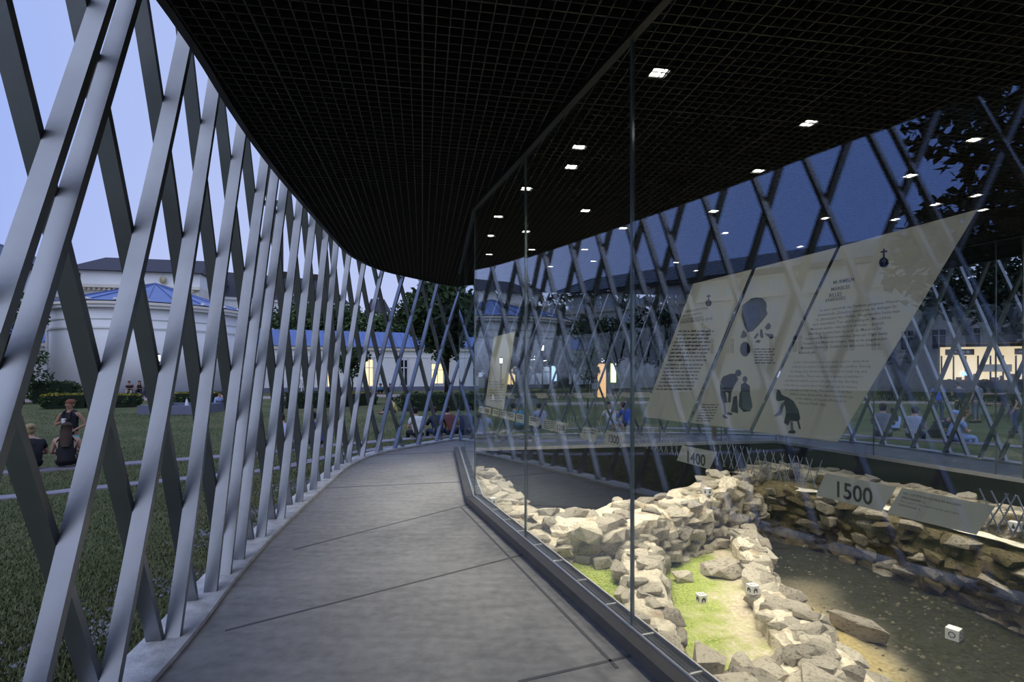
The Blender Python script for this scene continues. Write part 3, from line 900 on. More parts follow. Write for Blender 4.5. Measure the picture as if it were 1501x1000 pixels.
# ------------------------------------------------------------------ printed films on the glass
GD3, GN3, UP = Vector((GDIR.x, GDIR.y, 0)), Vector((GN.x, GN.y, 0)), Vector((0, 0, 1))
FILM = 0.016                                  # films sit on the vitrine side of the pane
_tc = bpy.data.curves.new('lettering', 'FONT'); _to = bpy.data.objects.new('lettering', _tc); COL.objects.link(_to)
def text_geo(body, bold=0.0, res=1):
    _tc.body = body; _tc.size = 1.0; _tc.resolution_u = res; _tc.offset = bold
    dg = bpy.context.evaluated_depsgraph_get(); dg.update()
    me = bpy.data.meshes.new_from_object(_to.evaluated_get(dg))
    vs_ = [v.co.copy() for v in me.vertices]; fs_ = [tuple(p.vertices) for p in me.polygons]
    bpy.data.meshes.remove(me)
    return vs_, fs_
def put_text(mb, body, a, b, size, bold=0.0, res=1, width=None, X=GD3, off=Vector((0, 0, 0))):
    """text starting at world point a; width fitted to the distance a-b when b is given"""
    vs_, fs_ = text_geo(body, bold, res)
    if not vs_: return
    w = max(v.x for v in vs_)
    sx = size
    if b is not None: sx = (Vector(b) - Vector(a)).dot(X) / w
    mb.add([Vector(a) + X * (v.x * sx) + UP * (v.y * size) + off for v in vs_], fs_)

def film(px, name, label, m='film', cat='label', off=FILM):
    """px: four image corners of the film on the near glass"""
    q = [glass_pt(x, y, off) for x, y in px]
    c = (q[2] + q[3]) / 2
    f = empty(name, c, label, cat)
    o = MB(); o.slab(q, GN3 * 0.0012); o.build('film', m, f)
    return f
def gp(x, y): return glass_pt(x, y, FILM - 0.0008)

# --- three large slanted panels
pA = film([(942, 611), (1007, 620), (1102, 395), (1016, 416)], 'info_panel', 'slanted grey panel with long text columns under a cross sign', cat='panel')
pB = film([(1013, 620), (1098, 631), (1226, 363), (1108, 393)], 'info_panel', 'slanted grey panel picturing a broken jug and grey figures', cat='panel')
pC = film([(1103, 633), (1228, 648), (1433, 307), (1232, 361)], 'info_panel', 'slanted grey panel headed MURMELN with a numbered cross sign', cat='panel')
def lines(panel, rows, m, bold=0.0, size_k=1.0, name='lettering'):
    o = MB()
    for body, x0, x1, y in rows:
        a, b = gp(x0, y), gp(x1, y)
        b = Vector((b.x, b.y, a.z))
        vs_, _ = text_geo(body)
        w = max(v.x for v in vs_)
        put_text(o, body, a, b, (b - a).length / w * size_k, bold)
    return o.build(name, m, panel, fix=False)
lines(pC, [('MURMELN', 1221, 1252, 417), ('MARBLES', 1218, 1246, 427), ('BILLES', 1215, 1234, 436), ('KNIKKERS', 1210, 1239, 443)], 'ink', 0.02)
de = ['in einer außerhalb des Pavillons gelegenen Wasser-', 'sammelstelle (Zisterne) entsorgten die Anlieger im', '16. Jahrhundert ihre Abfälle. Weggeworfen hatte man', 'auch viele kleine Ton- und Steinkugeln. Mit solchen',
      'Murmeln wurde – wie auch noch heute – gespielt.', 'Allerdings konnte man sie auch als Munition für', 'besondere Blasrohre verwenden, etwa um Vögel damit', 'zu jagen. Die Murmeln belegen, dass es im ausgehenden', 'Mittelalter Kinder im Stadthof der Abtei von Stavelot-', 'Malmedy gab.']
x1s = [1320, 1314, 1319, 1306, 1297, 1293, 1301, 1300, 1290, 1196]
lines(pC, [(t, 1202 - 3.5 * k, x1s[k], 457 + 6.9 * k) for k, t in enumerate(de)], 'ink', 0.006)
en = ['In the 16th century local residents used to dump their', 'rubbish in a cistern located outside the pavilion. Among', 'the things they threw away were a lot of small clay and', 'stone marbles. These were used in games of marbles –', 'just like the marble games still played today. But they',
      'could also be used to shoot through special blowpipes,', 'for example to hunt birds. The marbles show that', 'children were living at the Aachen town house', 'of the Abbey of Stavelot-Malmedy in', 'the Late Middle Ages.']
x0e = [1164, 1161, 1158, 1155, 1151, 1148, 1151, 1157, 1166, 1171]; x1e = [1274, 1276, 1270, 1264, 1258, 1257, 1248, 1251, 1240, 1212]
lines(pC, [(t, x0e[k], x1e[k], 533 + 6.6 * k) for k, t in enumerate(en)], 'ink_soft', 0.0)
# headings and columns of the first panel (too small in the photograph to read: set as plain rows of strokes)
lines(pA, [('GEMEINSCHAFTSWERK', 1003, 1038, 459), ('MAÇON CARVINGS', 1001, 1029, 465), ('SCULPTURES EN BOIS', 999, 1031, 471), ('WERKEN VAN BEEN EN GEWEI', 997, 1044, 475)], 'ink_soft', 0.01)
def strokes(panel, rows, m='ink_soft', h=0.0055):
    """rows of word-length strokes for small print"""
    o = MB(); r = random.Random(len(rows))
    for x0, x1, y in rows:
        x = x0
        while x < x1 - 2:
            w = min(r.uniform(3, 9), x1 - x)
            a, b = gp(x, y), gp(x + w, y); b.z = a.z
            o.slab([a, b, b + UP * h, a + UP * h], GN3 * 0.0004)
            x += w + 1.3
    o.build('small_print', m, panel)
M['ink_small'] = mat('ink_small', (0.21, 0.21, 0.20), 0.8)
strokes(pA, [(994 - 1.9 * k, 1046 - 1.2 * k - (k * 7 % 5), 487 + 5.3 * k) for k in range(9)], 'ink_small', 0.0075)
strokes(pA, [(976 - 2.0 * k, 1031 - 2.0 * k - (k * 5 % 4), 536 + 5.1 * k) for k in range(8)], 'ink_small', 0.0075)
strokes(pB, [(1106, 1136 - (k * 3 % 5), 513 + 4.0 * k) for k in range(6)], 'ink_small', 0.005)
strokes(pB, [(1030 - 1.6 * k, 1053 - 1.4 * k, 594 + 3.9 * k) for k in range(7)], 'ink_small', 0.005)

def shape(panel, pts, m, name, d=0.0):
    o = MB(); o.slab([gp(x, y) - GN3 * d for x, y in pts], GN3 * 0.0006); return o.build(name, m, panel)
def ell(cx, cy, rx, ry, n=14, a0=0.0): return [(cx + rx * math.cos(a0 + 2 * math.pi * k / n), cy + ry * math.sin(a0 + 2 * math.pi * k / n)) for k in range(n)]
def cross_sign(panel, cx, cy, s, m, hole, num=None):
    shape(panel, [(cx - .9 * s, cy - 10 * s), (cx + .9 * s, cy - 10 * s), (cx + .9 * s, cy + 1 * s), (cx - .9 * s, cy + 1 * s)], m, 'cross')
    shape(panel, [(cx - 3.4 * s, cy - 7.2 * s), (cx + 3.6 * s, cy - 8.2 * s), (cx + 3.6 * s, cy - 6.2 * s), (cx - 3.4 * s, cy - 5.2 * s)], m, 'cross')
    shape(panel, ell(cx, cy + 5.2 * s, 5.2 * s, 5.6 * s, 22), m, 'disc')
    if hole: shape(panel, ell(cx, cy + 5.2 * s, 1.6 * s, 3 * s, 14), 'film', 'disc_hole', 0.0012)
    if num:
        o = MB(); a = gp(cx - 1.6 * s, cy + 8 * s); put_text(o, num, a, None, 0.026, 0.01, 2, off=-GN3 * 0.0015); o.build('numeral', 'film', panel, fix=False)
cross_sign(pA, 1038.5, 440, 0.85, 'ink', True)
cross_sign(pC, 1295.5, 378, 1.35, 'ink_blue', False, '9')
# broken jug drawing
shape(pB, [(1087, 462), (1088, 448), (1096, 441), (1112, 440), (1121, 446), (1125, 460), (1121, 466), (1112, 477), (1103, 486), (1096, 487), (1091, 478)], 'print_grey', 'jug_drawing')
o = MB()
arc = [(1096, 443), (1100, 438), (1108, 436), (1117, 437), (1123, 443), (1124, 452)]; arc2 = [(1101, 445), (1104, 443), (1109, 442), (1114, 443), (1117, 447), (1117, 453)]
for k in range(5): o.slab([gp(*arc[k]) - GN3 * .0002, gp(*arc[k + 1]) - GN3 * .0002, gp(*arc2[k + 1]) - GN3 * .0002, gp(*arc2[k]) - GN3 * .0002], GN3 * 0.0006)
o.build('jug_drawing', 'print_grey', pB)
for pts in ([(1085, 495), (1089, 484), (1093, 487), (1095, 493), (1090, 496)], [(1121, 480), (1126, 473), (1130, 476), (1129, 482), (1124, 484)], [(1105, 495), (1110, 488), (1112, 491), (1107, 497)],
            [(1114, 493), (1114, 483), (1117, 483), (1119, 495), (1116, 496)], [(1120, 489), (1133, 490), (1134, 495), (1130, 497)], [(1107, 502), (1110, 498), (1115, 499), (1113, 503)]):
    shape(pB, pts, 'print_grey', 'shard_drawing')
shape(pB, ell(1092, 512, 7.5, 11), 'print_grey', 'marble_drawing'); shape(pB, ell(1096, 513, 3.4, 7.5), 'print_dark', 'marble_drawing', 0.0006)
# plain grey stand-in figures
def figure(panel, parts):
    for pts, m in parts: shape(panel, pts, m, 'figure_drawing')
figure(pB, [([(1056, 560), (1060, 552), (1070, 548), (1078, 548), (1082, 556), (1076, 566), (1071, 578), (1063, 574)], 'print_dark'),
            ([(1055, 561), (1063, 573), (1066, 590), (1060, 592), (1056, 580)], 'print_grey'), ([(1060, 592), (1063, 592), (1065, 608), (1062, 608)], 'print_light'),
            ([(1060, 607), (1067, 613), (1063, 614), (1059, 611)], 'print_dark'), (ell(1082, 547, 4.5, 5), 'print_grey'), ([(1068, 572), (1072, 572), (1071, 590), (1067, 590)], 'print_grey'),
            ([(1066, 604), (1074, 606), (1072, 609), (1066, 608)], 'print_dark'),
            ([(1075, 582), (1080, 580), (1082, 606), (1071, 604)], 'print_grey'),
            (ell(1092, 556, 3.6, 4.6), 'print_grey'), ([(1086, 564), (1092, 560), (1099, 566), (1099, 574), (1086, 574)], 'print_dark'),
            ([(1085, 574), (1099, 574), (1103, 596), (1099, 604), (1085, 600)], 'print_light'), ([(1084, 576), (1087, 574), (1088, 598), (1098, 603), (1090, 604), (1083, 596)], 'print_dark')])
figure(pC, [([(1137, 584), (1139, 571), (1143, 572), (1146, 579), (1153, 582), (1153, 586), (1144, 588), (1139, 588)], 'print_grey'),
            ([(1148, 590), (1154, 582), (1163, 588), (1171, 602), (1170, 606), (1152, 606), (1151, 597)], 'print_grey'),
            ([(1146, 590), (1150, 592), (1145, 608), (1138, 611), (1134, 610), (1141, 603)], 'print_light'),
            ([(1152, 606), (1171, 604), (1173, 614), (1170, 618), (1158, 617), (1155, 624), (1149, 620)], 'print_dark'),
            ([(1158, 618), (1162, 618), (1163, 631), (1159, 631)], 'print_light'), ([(1168, 617), (1171, 617), (1174, 629), (1171, 629)], 'print_grey'), ([(1156, 632), (1163, 630), (1167, 634), (1163, 636), (1155, 635)], 'print_dark')])

# --- pale panel further along the near glass
pD = film([(711, 594), (738, 601), (755, 486), (724, 494)], 'info_panel', 'pale slanted panel on the glass next to the far corner', 'film_pale', 'panel')
strokes(pD, [(716 + 0.4 * k, 738, 560 + 4 * k) for k in range(8)], 'ink_small', 0.008)

# --- date strip along the near glass
def date(px, txt, tx, name_label, m='ink_olive'):
    f = film(px, 'date_label', name_label)
    o = MB(); (x0, y0), (x1, y1), h = tx
    a, b = gp(x0, y0), gp(x1, y1); b.z = a.z
    vs_, fs_ = text_geo(txt, 0.018, 3)
    w = max(v.x for v in vs_); hh = max(v.y for v in vs_)
    H = (gp(x0, y0 - h) - a).z
    o.add([a + GD3 * (v.x / w * (b - a).length) + UP * (v.y / hh * H) for v in vs_], fs_)
    o.build('numerals', m, f, fix=False)
    return f
date([(1195.6, 726), (1291.5, 750), (1314.3, 713.6), (1210.3, 693.6)], '1500', ((1222, 727), (1279, 739), 23), 'grey glass label with the biggest dark olive year numerals, beside the coronation note')
date([(992, 675), (1040, 688), (1051, 663), (1000, 653)], '1400', ((1005, 676.5), (1034, 684), 16), 'grey glass label with olive year numerals between two rows of crossed strokes')
date([(883.5, 650), (910.5, 657), (917, 637), (889, 631)], '1300', ((891, 647.5), (907, 651), 11.5), 'grey glass label with year numerals beside the middle note label')
date([(810.5, 632), (827, 637), (832.5, 621), (814, 617)], '1200', ((816, 629.5), (827.5, 632), 8), 'grey glass label with the smallest legible year numerals')
f = film([(1300, 753), (1431, 784), (1459, 742), (1322, 715)], 'date_label', 'grey glass label about the last coronation in two languages')
lines(f, [('1531 | LETZTE KRÖNUNG IN AACHEN', 1323, 1408, 724.5), ('(FERDINAND I.)', 1321, 1356, 730.5)], 'ink', 0.012, 1.0)
lines(f, [('1531 | LAST CORONATION IN AACHEN', 1318, 1405, 735.5), ('(FERDINAND I)', 1316, 1349, 741)], 'ink_soft', 0.0, 1.0)
f = film([(850, 642), (872.5, 649.5), (878, 629.5), (854.5, 625)], 'date_label', 'grey note label with two lines of print before the numerals label')
strokes(f, [(856, 876, 631 + 0), (855.5, 872, 635)], 'ink_small', 0.007)
f = film([(793.5, 628), (810, 632.5), (812.8, 617), (796, 613.5)], 'date_label', 'grey note label with four lines of print on the glass')
strokes(f, [(797, 811, 618.5 + 3 * k) for k in range(4)], 'ink_small', 0.007)
seq = [(774.5, 789.5), (756, 767), (743, 754), (732.5, 742), (721.5, 731), (709, 718.5), (701, 708.5)]
who = ['first', 'second', 'third', 'fourth', 'fifth', 'sixth', 'seventh']
for k, (x0, x1) in enumerate(seq):
    t0, t1 = 595 + (x0 - 701) * 0.198, 595 + (x1 - 701) * 0.198
    f = film([(x0, t0 + 9 + (x0 - 701) * 0.06), (x1, t1 + 9 + (x1 - 701) * 0.06), (x1 + 1.2, t1), (x0 + 1.2, t0)], 'date_label', 'small pale glass label, %s one after the four-line note' % who[k], 'film_pale')
    strokes(f, [(x0 + 2, x1 - 1, t0 + 4), (x0 + 2, x1 - 1, t0 + 7)], 'ink_small', 0.012)

# --- crossed-line safety bands between the labels
def xband(p_of, x0, x1, ztop, zbot, n, label, seed, w=0.0035):
    r = random.Random(seed)
    a, b = p_of(x0), p_of(x1)
    t = (b - a); L = t.length; t.normalize()
    nv = Vector((-t.y, t.x, 0))
    f = empty('lattice_decal', Vector((a.x, a.y, zbot)), label, 'decal')
    for k in range(n):
        s = (k + r.uniform(0.2, 0.8)) / n * L
        lean = 0.022 * (1 if k % 2 else -1) * r.uniform(0.8, 1.2)
        p = a + t * (s - lean); q = a + t * (s + lean)
        o = MB(); o.bar(Vector((p.x, p.y, zbot)), Vector((q.x, q.y, ztop)), w, 0.0012, nv); o.build('stroke', 'decal_white', f)
def near_p(px): g = glass_pt(px, 545, FILM); return Vector((g.x, g.y, 0))
ZB1, ZB0 = 1.275, 1.165
xband(near_p, 832, 850, ZB1, ZB0, 8, 'short cluster of white crossed strokes behind the two-line note label', 1)
xband(near_p, 878, 886, ZB1, ZB0, 4, 'tiny cluster of white crossed strokes before a numerals label', 2)
xband(near_p, 914, 996, ZB1, ZB0, 24, 'white crossed strokes crossing the thick glass joint', 3)
xband(near_p, 1047, 1202, ZB1, ZB0, 26, 'long row of white crossed strokes above the stone ruins', 4)
xband(near_p, 1446, 1540, ZB1, ZB0, 10, 'white crossed strokes after the coronation label', 5)
def far_p(a, b):
    def fn(px):
        q = a.lerp(b, cut_at(a, b, px)); return Vector((q.x, q.y - 0.02, 0))
    return fn
fa, fb = far_p(G2, G3), far_p(G3, G4)
xband(fa, 700, 742, 1.16, 1.04, 8, 'white crossed strokes on the far glass near its corner post', 6, 0.006)
xband(fa, 805, 838, 1.16, 1.04, 12, 'white crossed strokes on the far glass left of the paired pale labels', 7, 0.006)
xband(fa, 873, 912, 1.16, 1.04, 14, 'white crossed strokes on the far glass right of the paired pale labels', 8, 0.006)
xband(fb, 1240, 1500, 1.18, 1.06, 60, 'long white row of crossed strokes on the right far glass', 9, 0.006)
def far_label(fn, x0, x1, label, sl=0.03):
    a, b = fn(x0), fn(x1); t = (b - a).normalized()
    f = empty('date_label', Vector((a.x, a.y, 1.04)), label, 'label')
    o = MB(); o.slab([Vector((a.x, a.y, 1.05)) + t * sl, Vector((b.x, b.y, 1.05)) + t * sl, Vector((b.x, b.y, 1.16)) - t * sl, Vector((a.x, a.y, 1.16)) - t * sl], Vector((-t.y, t.x, 0)) * 0.0012)
    o.build('film', 'film_pale', f)
far_label(fa, 743, 753, 'pale label on the far glass seen beneath the slanted pale panel')
far_label(fa, 786, 803, 'blank pale label on the far glass above the two seated men')
far_label(fa, 841, 851, 'short pale label of a pair on the far glass')
far_label(fa, 854, 870, 'long pale label of a pair on the far glass')
far_label(fa, 914, 955, 'widest pale label on the far glass')
bpy.data.objects.remove(_to, do_unlink=True)

# ------------------------------------------------------------------ garden terrain
B2P = [(-17, -4), (-16, 4), (-13.5, 7.8), (-9.7, 10.07), (-8.3, 10.95), (-7.2, 11.6), (-5.7, 12.7), (-4.8, 13.7), (-3.7, 14.5), (-2.5, 15.4), (0.3, 17.2), (3, 18), (6, 17.8), (9, 16.8), (11, 15.3), (13.5, 13), (16, 9), (17, 2), (15, -8), (8, -15), (-2, -17), (-11, -13)]
b2 = Path(catmull([Vector(p) for p in B2P], True, 8), True)
PC = Vector((3.0, 4.0))
def polar_tab(path, n=720):
    tab = [0.0] * n
    for k in range(n):
        a = 2 * math.pi * k / n; d = Vector((math.cos(a), math.sin(a))); nr = Vector((-d.y, d.x)); r = 0
        for i in range(len(path.p)):
            p, q = path.p[i] - PC, path.p[(i + 1) % len(path.p)] - PC
            h0, h1 = p.dot(nr), q.dot(nr)
            if (h0 < 0) != (h1 < 0):
                t = p.lerp(q, h0 / (h0 - h1)).dot(d)
                if t > 0: r = max(r, t)
        tab[k] = r
    return tab
NT = 720
tab_l, tab_b = polar_tab(lat), polar_tab(b2)
def tab_at(tab, a):
    x = (a % (2 * math.pi)) / (2 * math.pi) * NT; i = int(x); t = x - i
    return tab[i % NT] * (1 - t) + tab[(i + 1) % NT] * t
def terr_z(x, y):
    v = Vector((x, y)) - PC; r = v.length; a = math.atan2(v.y, v.x)
    rl, rb = tab_at(tab_l, a), tab_at(tab_b, a)
    if r < rb: return -0.10 - 0.25 * max(0.0, min(1.0, (r - rl) / max(0.1, rb - rl)))
    far = math.hypot(x, y)
    return -0.35 + (-0.70 + 0.35) * sm(rb + 0.05, rb + 0.55, r) + 0.40 * sm(20, 42, far)
def lawn_mat():
    m, nt, b = nodes('lawn'); L = nt.links
    tc = nt.nodes.new('ShaderNodeTexCoord')
    def nz(sc, det):
        n = nt.nodes.new('ShaderNodeTexNoise'); n.inputs['Scale'].default_value = sc; n.inputs['Detail'].default_value = det
        L.new(tc.outputs['Object'], n.inputs['Vector']); return n.outputs['Fac']
    a, b1 = nz(0.5, 5), nz(30, 8)
    r = nt.nodes.new('ShaderNodeValToRGB'); r.color_ramp.elements[0].position = 0.35; r.color_ramp.elements[1].position = 0.68
    r.color_ramp.elements[0].color = (0.060, 0.095, 0.038, 1); r.color_ramp.elements[1].color = (0.20, 0.19, 0.10, 1)
    x = nt.nodes.new('ShaderNodeMath'); x.operation = 'MULTIPLY_ADD'; x.inputs[1].default_value = 0.45; 
    L.new(b1, x.inputs[0])
    y = nt.nodes.new('ShaderNodeMath'); y.operation = 'MULTIPLY'; y.inputs[1].default_value = 0.6; L.new(a, y.inputs[0]); L.new(y.outputs[0], x.inputs[2])
    L.new(x.outputs[0], r.inputs['Fac']); L.new(r.outputs[0], b.inputs['Base Color'])
    b.inputs['Roughness'].default_value = 1.0; b.inputs['Specular IOR Level'].default_value = 0.05
    bp = nt.nodes.new('ShaderNodeBump'); bp.inputs['Strength'].default_value = 0.8; bp.inputs['Distance'].default_value = 0.05
    L.new(b1, bp.inputs['Height']); L.new(bp.outputs[0], b.inputs['Normal'])
    return m
M['lawn'] = lawn_mat()
lawn = MB(); NA = 360
for j in range(34):
    for k in range(NA):
        a = 2 * math.pi * k / NA; rl, rb = tab_at(tab_l, a), tab_at(tab_b, a)
        if j <= 10: r = rl + (rb - rl) * j / 10
        elif j <= 16: r = rb + 0.1 * (j - 10)
        else: r = rb + 0.6 + (190 - rb) * ((j - 16) / 17) ** 2.2
        x, y = PC.x + r * math.cos(a), PC.y + r * math.sin(a)
        lawn.v.append(Vector((x, y, terr_z(x, y))))
for j in range(33):
    for k in range(NA): lawn.f.append((j * NA + k, j * NA + (k + 1) % NA, (j + 1) * NA + (k + 1) % NA, (j + 1) * NA + k))
tag(lawn.build('floor_lawn', 'lawn', smooth=True), kind='structure')

M['stone_band'] = mat('stone_band', (0.27, 0.25, 0.28), 0.8, var=0.2, scale=4, bump=0.2)
M['paving'] = mat('paving', (0.36, 0.30, 0.27), 0.85, var=0.15, scale=1.5)
M['plinth'] = mat('plinth', (0.14, 0.15, 0.21), 0.7, var=0.15, scale=1)
def strip(pts, w, name, m, label, cat, up=0.03, wob=0.02, thick=0.3, kind=None):
    p = Path(catmull([Vector(q) for q in pts], False, 10), False); o = MB(); n = int(p.len / 0.25) + 2
    rows = []
    for k in range(n):
        s = p.len * k / (n - 1); c = p.at(s); t = p.tan(min(max(s, 0.06), p.len - 0.06)); nv = Vector((-t.y, t.x))
        ww = w / 2 + wob * noise.noise(Vector((s * 2.1, w, 0)))
        l, r = c + nv * ww, c - nv * ww
        z = max(terr_z(c.x, c.y), terr_z(l.x, l.y), terr_z(r.x, r.y)) + up
        rows.append((Vector((l.x, l.y, z)), Vector((r.x, r.y, z)), Vector((r.x, r.y, z - thick)), Vector((l.x, l.y, z - thick))))
    for q in rows: o.v += q
    for k in range(n - 1):
        for j in range(4): o.f.append((4 * k + j, 4 * k + (j + 1) % 4, 4 * k + 4 + (j + 1) % 4, 4 * k + 4 + j))
    ob = o.build(name, m)
    if kind: tag(ob, kind=kind)
    else: tag(ob, label, cat)
    return ob
BAND1 = [(-11, 6.2), (-7.4, 7.6), (-6.8, 8.0), (-6.14, 8.5), (-5.5, 8.9), (-4.35, 9.6), (-4.05, 10.2), (-3.7, 11.2), (-2.6, 12.6)]
strip(BAND1, 0.30, 'stone_edging', 'stone_band', 'upper stone edging curving through the lawn near the lattice', 'kerb', 0.025)
strip([(-16, 4.0), (-13.5, 7.8), (-9.7, 10.07), (-8.3, 10.95), (-7.2, 11.6), (-5.7, 12.7), (-4.8, 13.7), (-3.7, 14.5), (-2.5, 15.4), (0.3, 17.2), (3, 18), (6, 17.8), (9, 16.8), (11, 15.3), (13.5, 13), (16, 9)], 0.42, 'stone_edging', 'stone_band', 'lower stone edging that people sit on', 'kerb', 0.03, thick=0.6)
def path_strip(pts, w, name, up=0.03): return strip(pts, w, name, 'paving', None, None, up, 0.05, 0.2, 'structure')
path_strip([(-60, 26), (-42, 32), (-30, 35.0), (-20, 38), (-8, 42), (2, 44), (12, 42)], 4.0, 'floor_path')
path_strip([(2, 33), (12, 34), (22, 33), (34, 29), (44, 20)], 1.8, 'floor_path')

# ------------------------------------------------------------------ leaves, trees, hedges
def leaf_mat(name, c, v=0.45):
    m, nt, b = nodes(name); L = nt.links
    g = nt.nodes.new('ShaderNodeNewGeometry'); r = nt.nodes.new('ShaderNodeValToRGB')
    r.color_ramp.elements[0].color = tuple(x * (1 - v) for x in c) + (1,); r.color_ramp.elements[1].color = tuple(x * (1 + v) for x in c) + (1,)
    L.new(g.outputs['Random Per Island'], r.inputs['Fac']); L.new(r.outputs[0], b.inputs['Base Color'])
    b.inputs['Roughness'].default_value = 0.7; b.inputs['Specular IOR Level'].default_value = 0.2
    return m
M['leaf'] = leaf_mat('leaf', (0.045, 0.075, 0.028)); M['leaf_mid'] = leaf_mat('leaf_mid', (0.075, 0.115, 0.042)); M['leaf_dark'] = leaf_mat('leaf_dark', (0.012, 0.020, 0.010))
M['leaf_yellow'] = leaf_mat('leaf_yellow', (0.30, 0.26, 0.04)); M['bark'] = mat('bark', (0.035, 0.028, 0.022), 0.9, var=0.3, scale=8, bump=0.5)
M['blade'] = leaf_mat('blade', (0.16, 0.175, 0.08), 0.4)
def leaves(blobs, n, size, seed, shell=0.55):
    r = random.Random(seed); o = MB()
    vol = [b[1].x * b[1].y * b[1].z for b in blobs]; tot = sum(vol)
    for (c, rad), v in zip(blobs, vol):
        for _ in range(int(n * v / tot)):
            d = Vector((r.gauss(0, 1), r.gauss(0, 1), r.gauss(0, 1))).normalized() * (shell + (1.05 - shell) * r.random() ** 0.7)
            p = c + Vector((d.x * rad.x, d.y * rad.y, d.z * rad.z))
            a = Vector((r.gauss(0, 1), r.gauss(0, 1), r.gauss(0, 0.7))).normalized(); b = a.cross(Vector((r.gauss(0, 1), r.gauss(0, 1), r.gauss(0, 1)))).normalized()
            s = size * r.uniform(0.6, 1.3)
            k = len(o.v); o.v += [p - a * s, p + b * s * 0.55, p + a * s, p - b * s * 0.55]; o.f.append((k, k + 1, k + 2, k + 3))
    return o
def tree(x, y, h, cr, label, seed, m='leaf', n=4200, size=0.22, z=None, trunk=0.22, squash=0.8, low=0.38, group=None):
    z = terr_z(x, y) if z is None else z
    t = empty('tree', (x, y, z), label, 'tree', group)
    r = random.Random(seed); b = Vector((x, y, z))
    top = b + Vector((0, 0, h * 0.72)); o = MB()
    o.tube([b - Vector((0, 0, 0.2)), b + Vector((r.uniform(-.1, .1), 0, h * 0.25)), b + Vector((r.uniform(-.2, .2), r.uniform(-.2, .2), h * 0.5)), top], [trunk * 1.2, trunk, trunk * 0.7, trunk * 0.25], 8)
    o.build('trunk', 'bark', t, smooth=True)
    blobs = []
    for k in range(9):
        a = 2.4 * k + r.random(); rr = cr * (0.55 if k else 0.0) * r.uniform(0.8, 1.15)
        hz = z + h * (low + (1 - low) * (0.2 + 0.6 * ((k * 0.37) % 1.0)))
        c = Vector((x + rr * math.cos(a), y + rr * math.sin(a), hz)); rad = cr * r.uniform(0.45, 0.62)
        blobs.append((c, Vector((rad, rad, rad * squash))))
        br = MB(); s0 = b + Vector((0, 0, h * (0.25 + 0.3 * r.random()))); br.tube([s0, s0.lerp(c, 0.5) + Vector((0, 0, 0.2)), c], [trunk * 0.45, trunk * 0.3, trunk * 0.1], 6)
        if k < 6: br.build('branch', 'bark', t, smooth=True)
    blobs.append((Vector((x, y, z + h * 0.82)), Vector((cr * 0.6, cr * 0.6, h * 0.18))))
    leaves(blobs, n, size, seed).build('crown', m, t, fix=False)
    return t
def hedge(p0, p1, w, h, label, seed, m='leaf', top=None, n=1500, size=0.07, name='hedge', cat='hedge'):
    a, b = Vector(p0), Vector(p1); d = (b - a).normalized(); nv = Vector((-d.y, d.x)); L = (b - a).length
    z = terr_z(*((a + b) / 2)); t = empty(name, ((a.x + b.x) / 2, (a.y + b.y) / 2, z), label, cat)
    o = MB(); mid = (a + b) / 2
    o.box(Vector((mid.x, mid.y, z + h * 0.45)), (L / 2 - 0.08, w / 2 - 0.08, h * 0.45), (Vector((d.x, d.y, 0)), Vector((nv.x, nv.y, 0)), Vector((0, 0, 1)))); o.build('dark_core', 'leaf_dark', t)  # solid dark box filling the hedge behind its leaves
    nb = max(3, int(L / (w * 0.6))); blobs = [(Vector((a.x, a.y, z + h * 0.5)).lerp(Vector((b.x, b.y, z + h * 0.5)), (k + 0.5) / nb), Vector((L / nb * 0.8, w * 0.55, h * 0.52))) for k in range(nb)]
    leaves(blobs, n, size, seed, 0.75).build('foliage', m, t, fix=False)
    if top:
        bl = [(c + Vector((0, 0, h * 0.42)), Vector((r_.x * 0.9, r_.y * 0.8, h * 0.14))) for c, r_ in blobs]
        leaves(bl, int(n * 0.5), size * 0.8, seed + 1, 0.3).build('blossom_tips', top, t, fix=False)
    return t

def on(px, D): return ((px - CX) / F * D, D)
# trees behind the white wing and by the walkway end
tree(*on(432, 58), 9.6, 3.8, 'round green tree behind the white wing, next to the rotunda', 21, 'leaf_mid', 4500, 0.24)
tree(*on(488, 60), 9.4, 3.6, 'round green tree behind the white wing, below the pale corner house', 22, 'leaf', 4200, 0.24)
tree(*on(540, 60), 8.8, 3.4, 'round green tree behind the blue wing roof, before the distant house', 23, 'leaf_mid', 4000, 0.24)
tree(*on(598, 64), 10.4, 3.9, 'broad green tree at the end of the blue wing roof', 24, 'leaf', 4200, 0.24)
tree(*on(655, 40), 9.8, 3.6, 'tall dark tree shading the end of the white wing', 25, 'leaf', 6500, 0.24, low=0.30)
tree(*on(516, 43), 3.9, 1.35, 'small young tree in front of the lit doors', 26, 'leaf', 2200, 0.13, trunk=0.07, low=0.42)
tree(*on(34, 31), 3.3, 1.2, 'small leafy tree before the low annex', 27, 'leaf', 2200, 0.09, low=0.3, trunk=0.06)
# trees off to the left that the glass mirrors
tree(-36, 36, 7.3, 3.1, 'dark tree beside the low annex, also mirrored in the glass', 31, 'leaf', 3600, 0.20, low=0.3)
tree(-38, 30, 7.4, 3.4, 'wide dark tree mirrored in the glass below the long roof', 32, 'leaf_dark', 3500, 0.22)
tree(-17.2, 2.6, 11.5, 4.4, 'big dark tree mirrored in the glass beside the tall panel', 33, 'leaf_dark', 6000, 0.22, low=0.30)
